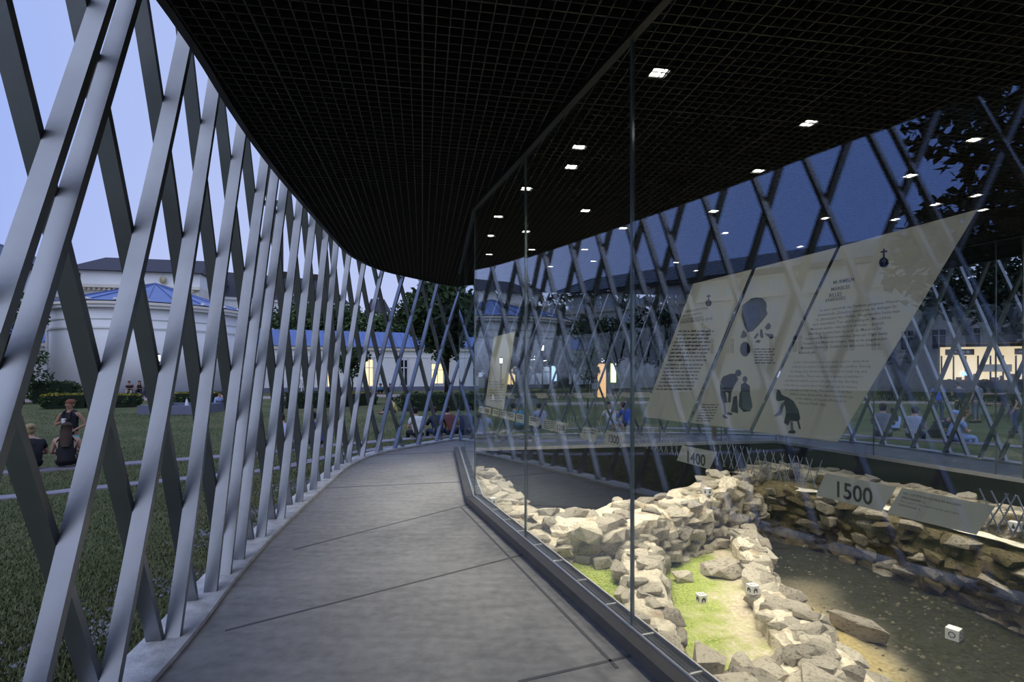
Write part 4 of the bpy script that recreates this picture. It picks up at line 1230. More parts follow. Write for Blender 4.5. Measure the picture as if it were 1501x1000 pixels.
# dark trees beyond the far glass
for k, (px, D, h, cr, lb) in enumerate(((715, 36, 8.5, 3.4, 'dark tree beyond the far glass next to the corner post'), (770, 48, 8, 3.6, 'dark tree behind the bright white shop sign'), (838, 44, 9, 3.8, 'dark tree behind the orange advertising column'), (905, 50, 9.5, 4.2, 'dark tree behind the green lit sign'), (985, 46, 9.5, 4.2, 'dark tree behind the text column panel'),
                                  (1075, 46, 9.5, 4.2, 'dark tree behind the broken jug panel'), (1170, 42, 9.5, 4.2, 'dark tree behind the marbles panel'), (1262, 38, 9.5, 4.4, 'dark tree left of the lit kiosk'), (1345, 48, 12.5, 5, 'tall dark tree behind the lit kiosk'), (1420, 47, 13, 5, 'dark tree above the kiosk roof'), (1490, 48, 13, 5, 'dark tree beside the grey pillar of the kiosk'))):
    tree(*on(px, D), h, cr, lb, 50 + k, 'leaf_dark', 2800, 0.30, low=0.22)
tree(*on(862, 30), 3.9, 1.1, 'small bushy street tree before the shop front', 71, 'leaf', 1500, 0.12, trunk=0.06, low=0.45)
# hedges and beds
hedge(on(66, 28), on(128, 29), 1.2, 0.75, 'clipped hedge with yellow tips behind the standing woman', 81, 'leaf', 'leaf_yellow', 2600)
hedge(on(142, 29), on(202, 30), 1.2, 0.7, 'clipped hedge with yellow tips between hedge and fountain', 82, 'leaf', 'leaf_yellow', 2400)
hedge(on(258, 31), on(345, 32), 1.3, 0.75, 'yellow-tipped hedge behind the fountain basin', 83, 'leaf_mid', 'leaf_yellow', 2600)
hedge(on(50, 32), on(110, 33), 1.6, 1.3, 'bed of tall leafy flowers by the rotunda', 84, 'leaf_mid', None, 2200, 0.10, 'flower_bed', 'plants')
hedge(on(418, 30), on(480, 31), 1.6, 0.95, 'dark bushy bed in front of the lit doors', 85, 'leaf', None, 2400)
hedge(on(488, 31), on(545, 33), 1.4, 0.8, 'low yellowish bed below the young tree', 86, 'leaf', 'leaf_yellow', 2200)
hedge(on(588, 29.5), on(700, 30), 1.8, 0.95, 'long dark clipped hedge near the end of the walkway', 87, 'leaf', None, 3600)
hedge(on(1290, 36), on(1500, 33), 1.0, 0.9, 'dark hedge in front of the lit kiosk', 88, 'leaf_dark', None, 2200)

# short grass near the lattice
gb = MB(); rg = random.Random(9)
cnt = 0
while cnt < 75000:
    D = 2.2 + 24 * rg.random() ** 2.4; x = -D * rg.uniform(0.08, 1.02)
    v = Vector((x, D)) - PC; a = math.atan2(v.y, v.x); rl = tab_at(tab_l, a)
    if v.length < rl + 0.18: continue
    if abs(line_dist(Vector((x, D)), BAND1)[0]) < 0.17 or abs(v.length - tab_at(tab_b, a)) < 0.30: continue
    z = terr_z(x, D); h = rg.uniform(0.015, 0.035) * (1 + D / 22); w = 0.005 * (1 + D / 14); t = rg.uniform(0, 3.14)
    k = len(gb.v); lx, ly = rg.gauss(0, 0.4) * h, rg.gauss(0, 0.4) * h
    gb.v += [Vector((x - w * math.cos(t), D - w * math.sin(t), z)), Vector((x + w * math.cos(t), D + w * math.sin(t), z)), Vector((x + lx, D + ly, z + h))]
    gb.f.append((k, k + 1, k + 2)); cnt += 1
tag(gb.build('grass', 'blade', fix=False), 'short worn grass blades on the lawn outside the lattice', 'grass', kind='stuff')
pb = MB()
for k in range(2600):
    s = rg.uniform(1.5, 9.0); c = lat.at(s); q = c + lat_nrm(s) * (0.25 + abs(rg.gauss(0, 0.35)))
    if noise.noise(Vector((q.x, q.y, 0)) * 1.1) < 0.0: continue
    r_ = rg.uniform(0.008, 0.02); p = Vector((q.x, q.y, terr_z(q.x, q.y) + 0.004)); a = rg.uniform(0, 6)
    pb.add([p + Vector((math.cos(a + t) * r_ * 1.3, math.sin(a + t) * r_, 0)) for t in (0, 1.6, 3.1, 4.7)] + [p + Vector((0, 0, r_))], [(0, 1, 4), (1, 2, 4), (2, 3, 4), (3, 0, 4)])
M['pebble'] = mat('pebble', (0.24, 0.24, 0.27), 0.8, var=0.4, scale=3)
tag(pb.build('pebbles', 'pebble'), 'grey pebbles in bare patches beside the curb', 'gravel', kind='stuff')

# ------------------------------------------------------------------ buildings
M['wall_white'] = mat('wall_white', (0.80, 0.80, 0.78), 0.85, var=0.04, scale=0.6)
M['wall_stone'] = mat('wall_stone', (0.72, 0.68, 0.60), 0.85, var=0.06, scale=0.8)
M['wall_cream'] = mat('wall_cream', (0.76, 0.70, 0.60), 0.85, var=0.05, scale=0.8)
M['wall_dim'] = mat('wall_dim', (0.06, 0.06, 0.065), 0.8, var=0.1, scale=0.5)
M['roof_blue'] = mat('roof_blue_metal', (0.12, 0.19, 0.42), 0.4, 0.3, var=0.1, scale=1)
M['roof_slate'] = mat('roof_slate', (0.035, 0.032, 0.042), 0.7, var=0.2, scale=3)
M['roof_metal'] = mat('roof_metal', (0.07, 0.10, 0.15), 0.45, 0.4, var=0.1, scale=1)
M['frame_white'] = mat('frame_white', (0.75, 0.75, 0.75), 0.5)
M['pane_dark'] = mat('pane_dark', (0.02, 0.025, 0.035), 0.08)
M['pane_pale'] = mat('pane_pale', (0.62, 0.68, 0.78), 0.15)
M['pane_lit'] = mat('pane_lit', (0.9, 0.7, 0.4), 0.4, emit=(1.0, 0.68, 0.30), estr=1.5)
M['emit_white'] = mat('emit_white', (1, 1, 1), 0.5, emit=(1.0, 0.97, 0.85), estr=5.0)
M['emit_warm'] = mat('emit_warm', (1, 0.9, 0.7), 0.5, emit=(1.0, 0.74, 0.42), estr=1.1)
M['emit_blue'] = mat('emit_blue', (0.4, 0.6, 1), 0.5, emit=(0.45, 0.65, 1.0), estr=2.0)
M['emit_green'] = mat('emit_green', (0.6, 1, 0.3), 0.5, emit=(0.62, 1.0, 0.25), estr=3.0)
M['emit_orange'] = mat('emit_orange', (1, 0.6, 0.3), 0.5, emit=(1.0, 0.55, 0.22), estr=1.2)
M['maroon'] = mat('maroon', (0.16, 0.05, 0.04), 0.6)
M['wood'] = mat('bench_wood', (0.22, 0.14, 0.09), 0.7, var=0.2, scale=4)
M['dark_metal'] = mat('dark_metal', (0.03, 0.03, 0.04), 0.5, 0.3)
M['gilt'] = mat('gilt', (0.38, 0.34, 0.20), 0.4, 0.3)

class Bld:
    """building with a straight front from p0 to p1 (left to right as seen from the garden)"""
    def __init__(s, name, label, p0, p1, depth, z0, ze, wall_m, cat='building'):
        a, b = Vector(p0), Vector(p1); s.L = (b - a).length; s.d = (b - a).normalized(); s.n = Vector((s.d.y, -s.d.x))
        s.a, s.b, s.depth, s.z0, s.ze = a, b, depth, z0, ze
        s.X, s.N, s.U = Vector((s.d.x, s.d.y, 0)), Vector((s.n.x, s.n.y, 0)), Vector((0, 0, 1))
        s.root = empty(name, (a.x, a.y, z0), label, cat)
        s.box('wall', 0, s.L, -depth, 0, z0, ze, wall_m)
    def P(s, u, w, z): return Vector((s.a.x, s.a.y, 0)) + s.X * u + s.N * w + s.U * z
    def box(s, name, u0, u1, w0, w1, z0, z1, m, parent=None):
        o = MB(); o.box(s.P((u0 + u1) / 2, (w0 + w1) / 2, (z0 + z1) / 2), (abs(u1 - u0) / 2, abs(w1 - w0) / 2, abs(z1 - z0) / 2), (s.X, s.N, s.U))
        return o.build(name, m, parent or s.root)
    def win(s, u, w, z0, z1, pane='pane_dark', frame='frame_white', bars=1, name='window', out=0.05):
        o = MB(); t = 0.07 * (z1 - z0) / 1.6 + 0.03
        def b(u0, u1, za, zb): o.box(s.P((u0 + u1) / 2, out / 2, (za + zb) / 2), ((u1 - u0) / 2, out / 2 + 0.01, (zb - za) / 2), (s.X, s.N, s.U))
        b(u - w / 2, u - w / 2 + t, z0, z1); b(u + w / 2 - t, u + w / 2, z0, z1); b(u - w / 2, u + w / 2, z0, z0 + t); b(u - w / 2, u + w / 2, z1 - t, z1)
        for k in range(bars): uu = u - w / 2 + w * (k + 1) / (bars + 1); b(uu - t / 3, uu + t / 3, z0, z1)
        b(u - w / 2, u + w / 2, z0 + (z1 - z0) * 0.66, z0 + (z1 - z0) * 0.66 + t * 0.6)
        f = o.build(name, frame, s.root)
        s.box('pane', u - w / 2 + t * .9, u + w / 2 - t * .9, 0.0, 0.012 + out * 0.3, z0 + t * .9, z1 - t * .9, pane, f)
        return f
    def roof(s, zr, m, over=0.5, hip=0.0, eave=None, seams=0):
        ze = s.ze if eave is None else eave
        q = [s.P(-over, over, ze), s.P(s.L + over, over, ze), s.P(s.L + over, -s.depth - over, ze), s.P(-over, -s.depth - over, ze), s.P(hip - over * (hip == 0), -s.depth / 2, zr), s.P(s.L - hip + over * (hip == 0), -s.depth / 2, zr)]
        o = MB(); o.add(q, [(0, 1, 5, 4), (2, 3, 4, 5), (1, 2, 5), (3, 0, 4), (3, 2, 1, 0)]); r = o.build('roof', m, s.root)
        for k in range(seams):
            u = -over + (s.L + 2 * over) * (k + 0.5) / seams
            e = MB(); t0, t1 = s.P(u, over, ze + 0.02), s.P(max(hip, min(s.L - hip, u)), -s.depth / 2, zr + 0.02); e.bar(t0, t1, 0.05, 0.05); e.build('roof_seam', m, r)
        return r
    def dormer(s, u, w, z, h, slope, m='roof_slate', pane='pane_pale'):
        wz = slope(z); d = s.box('dormer', u - w / 2, u + w / 2, wz - 2.0, wz + 0.25, z, z + h, m)
        s.box('dormer_window', u - w * .36, u + w * .36, wz + 0.25, wz + 0.3, z + h * .12, z + h * .85, pane, d)

# rotunda
RC, RR, RZ0, RZ1 = Vector((-30.9, 45.8)), 6.96, -0.35, 6.35
rot = empty('rotunda', (RC.x, RC.y, RZ0), 'white round pavilion with shallow blue metal roof', 'building')
def ring_wall(name, r0, r1, z0, z1, m, n=72):
    o = MB()
    prof = [(r0, z0), (r1, z0), (r1, z1), (r0, z1)]
    for k in range(n):
        a = 2 * math.pi * k / n
        for r, z in prof: o.v.append(Vector((RC.x + r * math.cos(a), RC.y + r * math.sin(a), z)))
    for k in range(n):
        for j in range(4): o.f.append((4 * k + j, 4 * ((k + 1) % n) + j, 4 * ((k + 1) % n) + (j + 1) % 4, 4 * k + (j + 1) % 4))
    return o.build(name, m, rot, smooth=False)
for p in ring_wall('wall', RR - 0.4, RR, RZ0, RZ1, 'wall_white').data.polygons: p.use_smooth = abs(p.normal.z) < 0.5
ring_wall('base_step', RR, RR + 1.0, RZ0 - 0.3, RZ0 + 0.42, 'plinth')
ring_wall('string_course', RR - .1, RR + 0.08, RZ1 - 1.55, RZ1 - 1.42, 'wall_white'); ring_wall('string_course', RR - .1, RR + 0.06, RZ1 - 0.85, RZ1 - 0.78, 'wall_white')
ring_wall('cornice', RR - .1, RR + 0.35, RZ1, RZ1 + 0.22, 'wall_white'); ring_wall('cornice', RR - .1, RR + 0.5, RZ1 + 0.22, RZ1 + 0.42, 'wall_cream')
o = MB(); nseg = 48
for k in range(nseg):
    a = 2 * math.pi * k / nseg; o.v.append(Vector((RC.x + (RR + .45) * math.cos(a), RC.y + (RR + .45) * math.sin(a), RZ1 + 0.5)))
o.v.append(Vector((RC.x, RC.y, RZ1 + 2.9))); o.f = [(k, (k + 1) % nseg, nseg) for k in range(nseg)] + [tuple(reversed(range(nseg)))]
rr_ = o.build('roof', 'roof_blue', rot)
for k in range(24):
    a = 2 * math.pi * k / 24; e = MB(); e.bar(Vector((RC.x + (RR + .45) * math.cos(a), RC.y + (RR + .45) * math.sin(a), RZ1 + 0.54)), Vector((RC.x, RC.y, RZ1 + 2.94)), 0.06, 0.06); e.build('roof_seam', 'roof_blue', rr_)
    if math.sin(a) < 0.35:
        e = MB(); e.box(Vector((RC.x + (RR + .3) * math.cos(a), RC.y + (RR + .3) * math.sin(a), RZ1 + 0.62)), (0.14, 0.14, 0.09)); e.build('snow_guard', 'frame_white', rr_)
v = Vector((-0.93, -0.37)); dp = RC + v * (RR + 0.12)
aL = math.radians(236); dp = RC + Vector((math.cos(aL), math.sin(aL))) * (RR + 0.1)
aL = math.radians(222); dp = RC + Vector((math.cos(aL), math.sin(aL))) * (RR + 0.1)
o = MB(); o.tube([Vector((dp.x, dp.y, RZ0)), Vector((dp.x, dp.y, RZ1))], 0.09, 8); o.build('downpipe', 'frame_white', rot)
low = Bld('annex_block', 'low white annex with blue curved roof joined to the rotunda', (-50, 40), (-36.2, 41.6), 7, -0.35, 3.9, 'wall_white')
low.roof(5.6, 'roof_blue', 0.3, 1.5, seams=10); low.box('cornice', -.2, low.L + .2, -.1, .25, 3.6, 3.9, 'wall_cream')

# white wing with lit doors
wing = Bld('garden_wing', 'long low white wing with blue metal roof and lit doors', (-24.2, 47.3), (-3.5, 55.5), 6, -0.35, 4.0, 'wall_white')
wing.roof(5.7, 'roof_blue', 0.35, 1.2, seams=30)
wing.box('cornice', -.2, wing.L + .2, 0, .22, 3.68, 3.98, 'wall_cream'); wing.box('base_course', -.1, wing.L, 0, .3, -.4, 0.12, 'plinth'); wing.box('string_course', 0, wing.L, 0, .05, 3.0, 3.08, 'wall_white')
def wing_u(px):
    d = Vector(((px - CX) / F, 1.0)); nr = Vector((-d.y, d.x)); return wing.L * wing.a.dot(nr) / (wing.a - wing.b).dot(nr)
for px, wpx, pm, z0, z1 in ((426, 12, 'pane_lit', 0.1, 2.7), (484, 11, 'pane_lit', 0.1, 2.6), (541, 15, 'pane_lit', 0.1, 2.9), (592, 14, 'pane_dark', 0.1, 2.9), (641, 20, 'pane_lit', 0.3, 2.5), (678, 10, 'pane_pale', 0.1, 2.6)):
    wing.win(wing_u(px), wing_u(px + wpx / 2) - wing_u(px - wpx / 2), z0, z1, pm, name='garden_door')

# town houses behind
def slope_of(zr, ze, depth): return lambda z: -depth / 2 * (z - ze) / (zr - ze)
h3 = Bld('town_house', 'long white house with dark slate roof and dormers behind the trees', on(298, 76), on(508, 86), 12, -0.3, 12.6, 'wall_white')
h3.roof(17.2, 'roof_slate', 0.5, 2.5); sl = slope_of(17.2, 12.6, 12)
for k in range(12):
    u = 1.5 + k * (h3.L - 3) / 11
    h3.win(u, 1.35, 9.2, 11.2, 'pane_pale' if k % 3 else 'pane_dark'); h3.win(u, 1.35, 5.6, 7.6, 'pane_dark' if k % 2 else 'pane_pale')
    if k % 2 == 0: h3.dormer(u + .8, 1.5, 13.2, 1.5, sl)
for u in (5, 11, 16): h3.box('chimney', u, u + 1.1, -6.6, -5.6, 16.2, 18.0, 'bark')
h3.box('cornice', -.3, h3.L + .3, 0, .35, 12.2, 12.6, 'wall_white')
h2 = Bld('stone_hall', 'pale stone hall with plain dark roof and gilt emblem', on(96, 66), on(292, 69), 14, -0.3, 12.6, 'wall_stone')
h2.roof(17.4, 'roof_slate', 0.4, 1.0, eave=14.4); h2.box('attic', 0, h2.L, -13.6, -.25, 12.6, 14.4, 'wall_white'); h2.box('cornice', -.2, h2.L + .2, 0, .5, 12.2, 12.6, 'wall_cream')
for k in range(7): h2.win(2 + k * (h2.L - 4) / 6, 1.8, 8.9, 11.2, 'pane_lit' if k % 3 == 0 else 'pane_dark', 'wall_cream')
for k in range(26): h2.box('dentil', .3 + k * (h2.L - .6) / 26, .3 + k * (h2.L - .6) / 26 + .3, 0, .3, 11.9, 12.2, 'wall_cream')
o = MB(); o.ball(h2.P(h2.L * 0.72, 0.1, 13.4), (0.42, 0.12, 0.5), 12, 8); o.build('emblem', 'gilt', h2.root, smooth=True)
h1 = Bld('long_gallery', 'long gallery building with ribbed metal roof and strip windows', (-60, 4), (-50.5, 60), 14, -0.3, 12.4, 'wall_stone')
h1.roof(16.2, 'roof_metal', 1.0, 3.0, eave=12.9, seams=60); h1.box('soffit', -.8, h1.L + .8, -14, .9, 12.4, 12.85, 'dark_metal'); h1.box('string_course', 0, h1.L, 0, .3, 9.9, 10.2, 'wall_stone')
for k in range(24):
    u = 1.2 + k * (h1.L - 2.4) / 23; h1.win(u, 1.9, 10.4, 12.2, 'pane_pale', 'frame_white', 2)
    h1.win(u, 1.2, 7.2, 9.2, 'pane_pale'); h1.win(u, 1.2, 3.6, 5.6, 'pane_dark')
h4 = Bld('far_house', 'distant grey roofed house between the tree crowns', on(536, 110), on(578, 112), 10, -0.3, 12.2, 'wall_white')
h4.roof(17.5, 'roof_slate', 0.4, 1.5); 
for k in range(4): h4.win(1 + k * (h4.L - 2) / 3, 1.0, 9.6, 11.4, 'pane_dark')
h4.dormer(h4.L * .3, 1.4, 13, 1.4, slope_of(17.5, 12.2, 10)); h4.dormer(h4.L * .7, 1.4, 13, 1.4, slope_of(17.5, 12.2, 10))

# shop row far beyond the vitrine
sh = Bld('shop_row', 'dim row of shops with one bright white sign', on(722, 57), on(1130, 59), 8, -0.4, 6.5, 'wall_dim')
def su(px):
    d = Vector(((px - CX) / F, 1.0)); nr = Vector((-d.y, d.x)); return sh.L * sh.a.dot(nr) / (sh.a - sh.b).dot(nr)
sh.roof(8.5, 'roof_slate', 0.3, 1)
sh.box('lit_sign', su(764), su(813), 0.1, 0.5, 2.55, 3.25, 'emit_white'); sh.box('awning', su(778), su(905), 0, 1.2, 4.1, 4.35, 'maroon')
for px, w, m in ((745, 24, 'pane_lit'), (790, 34, 'pane_pale'), (850, 36, 'pane_pale'), (925, 30, 'pane_dark'), (985, 30, 'pane_lit'), (1060, 30, 'pane_dark')):
    sh.win(su(px), su(px + w / 2) - su(px - w / 2), 0.1, 2.3, m, 'dark_metal', 2, 'shop_window')
sh.box('display', su(808), su(815), 0.3, 0.5, 0.6, 2.2, 'emit_blue')
col = empty('advertising_column', (*on(882, 40), -0.4), 'glowing orange advertising column with a light on top', 'column')
cx_, cy_ = on(882, 40)
o = MB(); o.tube([Vector((cx_, cy_, -.4)), Vector((cx_, cy_, 2.2))], 0.32, 14); o.build('drum', 'emit_orange', col, smooth=False)
o = MB(); o.tube([Vector((cx_, cy_, 2.2)), Vector((cx_, cy_, 2.35)), Vector((cx_, cy_, 2.7))], [0.42, 0.36, 0.1], 14); o.build('cap', 'dark_metal', col)
o = MB(); o.ball((cx_, cy_ - .3, 2.45), 0.14); o.build('lamp', 'emit_white', col)
gx, gy = on(899, 42); gs = empty('lit_totem', (gx, gy, -0.4), 'bright green framed light panel on the street', 'sign')
o = MB(); o.box((gx, gy, 0.2), (0.08, 0.05, 0.6)); o.build('foot', 'dark_metal', gs); o = MB(); o.box((gx, gy, 1.5), (0.2, 0.08, 0.75)); o.build('light_box', 'emit_green', gs); o = MB(); o.box((gx, gy - .09, 1.5), (0.13, 0.02, 0.65)); o.build('screen', 'emit_white', gs)

# kiosk with lit counter
ki = Bld('kiosk', 'brightly lit kiosk with maroon signs under a dark flat roof', on(1374, 37), on(1530, 35), 5, -0.5, 3.6, 'wall_dim')
ki.box('roof_slab', -.6, ki.L + .6, -5.4, 1.6, 3.5, 4.0, 'roof_slate')
ki.box('lit_front', 0.15, ki.L - .15, 0.0, 0.12, 1.05, 3.3, 'emit_warm')
for u0, u1 in ((.4, 2.0), (4.2, 6.2)): 
    b = ki.box('sign_board', u0, u1, .13, .22, 2.75, 3.15, 'maroon')
    for k in range(5): ki.box('sign_stroke', u0 + .2 + k * (u1 - u0 - .4) / 5, u0 + .2 + (k + .7) * (u1 - u0 - .4) / 5, .22, .23, 2.88 + .04 * (k % 2), 3.0 + .03 * (k % 3), 'frame_white', b)
ki.box('counter', 0, ki.L, 0.0, 0.7, -.5, 0.95, 'dark_metal'); ki.box('shelf_row', 2.3, 4.0, .13, .3, 1.6, 2.1, 'wall_cream'); ki.box('menu_screen', 1.3, 1.8, .13, .2, 1.3, 1.6, 'emit_blue')
for k in range(9): ki.box('mullion', .15 + k * (ki.L - .35) / 8, .22 + k * (ki.L - .35) / 8, .12, .2, 1.05, 2.7, 'dark_metal')
for k in range(14): ki.box('counter_item', .5 + k * .48, .5 + k * .48 + .14 + .1 * (k % 3), .2, .45, .95, 1.1 + .12 * (k % 4), ('dark_metal', 'wood', 'maroon')[k % 3])
ki.box('pillar', 4.9, 5.5, 1.0, 1.6, -.5, 3.5, 'plinth')
hk = Bld('street_house', 'unlit tall house behind the kiosk trees', on(1200, 62), on(1620, 60), 10, -.4, 9, 'wall_dim'); hk.roof(12, 'roof_slate', .4, 1)
for k in range(8): hk.win(3 + k * (hk.L - 6) / 7, 1.4, 3.4, 5.4, 'pane_dark', 'wall_dim'); hk.win(3 + k * (hk.L - 6) / 7, 1.4, 6.2, 8, 'pane_dark', 'wall_dim')

# lamp post, fountain
def lamp_post(px, D, h, label):
    x, y = on(px, D); z = terr_z(x, y); t = empty('lamp_post', (x, y, z), label, 'lamp')
    o = MB(); o.tube([Vector((x, y, z)), Vector((x, y, z + .4)), Vector((x, y, z + h))], [.09, .06, .05], 8); o.build('pole', 'dark_metal', t)
    o = MB(); o.tube([Vector((x, y, z + h)), Vector((x, y, z + h + .12))], [.09, .12], 8); o.build('collar', 'dark_metal', t)
    o = MB(); o.tube([Vector((x, y, z + h + .12)), Vector((x, y, z + h + .5))], [.10, .11], 8); o.build('lantern', 'emit_white', t)
    o = MB(); o.tube([Vector((x, y, z + h + .5)), Vector((x, y, z + h + .62))], [.17, .04], 8); o.build('lid', 'dark_metal', t)
lamp_post(232, 33.5, 2.45, 'dark garden lamp with glowing lantern before the rotunda wall')
lamp_post(795, 40, 3.4, 'lit street lamp in front of the shop row')
fx, fy = on(268, 27); fz = terr_z(fx, fy)
ft = empty('fountain_basin', (fx, fy, fz), 'dark square fountain basin with small white water jet', 'fountain')
for dx, dy, hx, hy in ((0, 1.2, 1.4, .12), (0, -1.2, 1.4, .12), (1.3, 0, .12, 1.2), (-1.3, 0, .12, 1.2)):
    o = MB(); o.box((fx + dx, fy + dy, fz + .2), (hx, hy, .22)); o.build('rim', 'plinth', ft)
o = MB(); o.box((fx, fy, fz + .15), (1.2, 1.1, .12)); o.build('water', M['pane_dark'], ft)
M['foam'] = mat('foam', (0.8, 0.8, 0.82), 0.6)
o = MB(); o.tube([Vector((fx + .2, fy, fz + .26)), Vector((fx + .2, fy, fz + .5)), Vector((fx + .2, fy, fz + .68))], [.10, .07, .03], 8); o.build('water_jet', 'foam', ft)

# ------------------------------------------------------------------ people
for nme, c in {'skin': (0.52, 0.32, 0.23), 'skin_tan': (0.40, 0.22, 0.14), 'hair_brown': (0.05, 0.028, 0.016), 'hair_black': (0.012, 0.010, 0.010), 'hair_red': (0.20, 0.07, 0.03), 'hair_grey': (0.32, 0.30, 0.29), 'hair_blond': (0.38, 0.28, 0.14),
               'c_black': (0.012, 0.012, 0.015), 'c_navy': (0.02, 0.028, 0.07), 'c_white': (0.70, 0.70, 0.70), 'c_blue': (0.035, 0.10, 0.48), 'c_cyan': (0.03, 0.27, 0.50), 'c_sky': (0.30, 0.42, 0.70), 'c_lilac': (0.42, 0.42, 0.58), 'c_turq': (0.12, 0.55, 0.55), 'c_grey': (0.16, 0.18, 0.20), 'c_check': (0.46, 0.48, 0.62),
               'c_jeans': (0.05, 0.07, 0.13), 'c_maroon': (0.12, 0.04, 0.04), 'c_yellow': (0.55, 0.45, 0.15), 'c_beige': (0.40, 0.33, 0.26), 'cup_white': (0.8, 0.8, 0.8)}.items():
    M[nme] = mat(nme, c, 0.8, var=0.08, scale=6)
def check_mat():
    m, nt, b = nodes('checked_cloth'); L = nt.links
    tc = nt.nodes.new('ShaderNodeTexCoord'); mp = nt.nodes.new('ShaderNodeMapping'); mp.inputs['Scale'].default_value = (1, 1, 1)
    last = None
    for ax in ('X', 'Z'):
        w = nt.nodes.new('ShaderNodeTexWave'); w.bands_direction = ax; w.inputs['Scale'].default_value = 9.0
        L.new(tc.outputs['Object'], w.inputs['Vector'])
        last = w.outputs['Fac'] if last is None else last
        if ax == 'Z':
            mx = nt.nodes.new('ShaderNodeMath'); mx.operation = 'MINIMUM'; L.new(last, mx.inputs[0]); L.new(w.outputs['Fac'], mx.inputs[1]); last = mx.outputs[0]
    r = nt.nodes.new('ShaderNodeValToRGB'); r.color_ramp.elements[0].position = 0.08; r.color_ramp.elements[1].position = 0.2
    r.color_ramp.elements[0].color = (0.06, 0.07, 0.16, 1); r.color_ramp.elements[1].color = (0.55, 0.57, 0.68, 1)
    L.new(last, r.inputs['Fac']); L.new(r.outputs[0], b.inputs['Base Color']); b.inputs['Roughness'].default_value = 0.9
    return m
M['c_check'] = check_mat()

def skin_mesh(name, joints, edges, root=0, sub=1):
    me = bpy.data.meshes.new(name)
    me.from_pydata([j[0] for j in joints], edges, [])
    ob = bpy.data.objects.new(name, me); COL.objects.link(ob)
    ob.modifiers.new('Skin', 'SKIN')
    for i, j in enumerate(joints):
        d = me.skin_vertices[0].data[i]; r = j[1]
        d.radius = r if isinstance(r, tuple) else (r, r); d.use_root = (i == root)
    sd = ob.modifiers.new('Sub', 'SUBSURF'); sd.levels = sub; sd.render_levels = sub
    dg = bpy.context.evaluated_depsgraph_get()
    out = bpy.data.meshes.new_from_object(ob.evaluated_get(dg))
    bpy.data.objects.remove(ob, do_unlink=True); bpy.data.meshes.remove(me)
    for p in out.polygons: p.use_smooth = True
    out.materials.clear(); out.materials.append(None)
    out.name = name
    return out

def append_mesh(me, mb):
    bm = bmesh.new(); bm.from_mesh(me)
    vs_ = [bm.verts.new(v) for v in mb.v]
    for f in mb.f:
        try: fc = bm.faces.new([vs_[i] for i in f]); fc.smooth = True
        except ValueError: pass
    bm.to_mesh(me); bm.free()

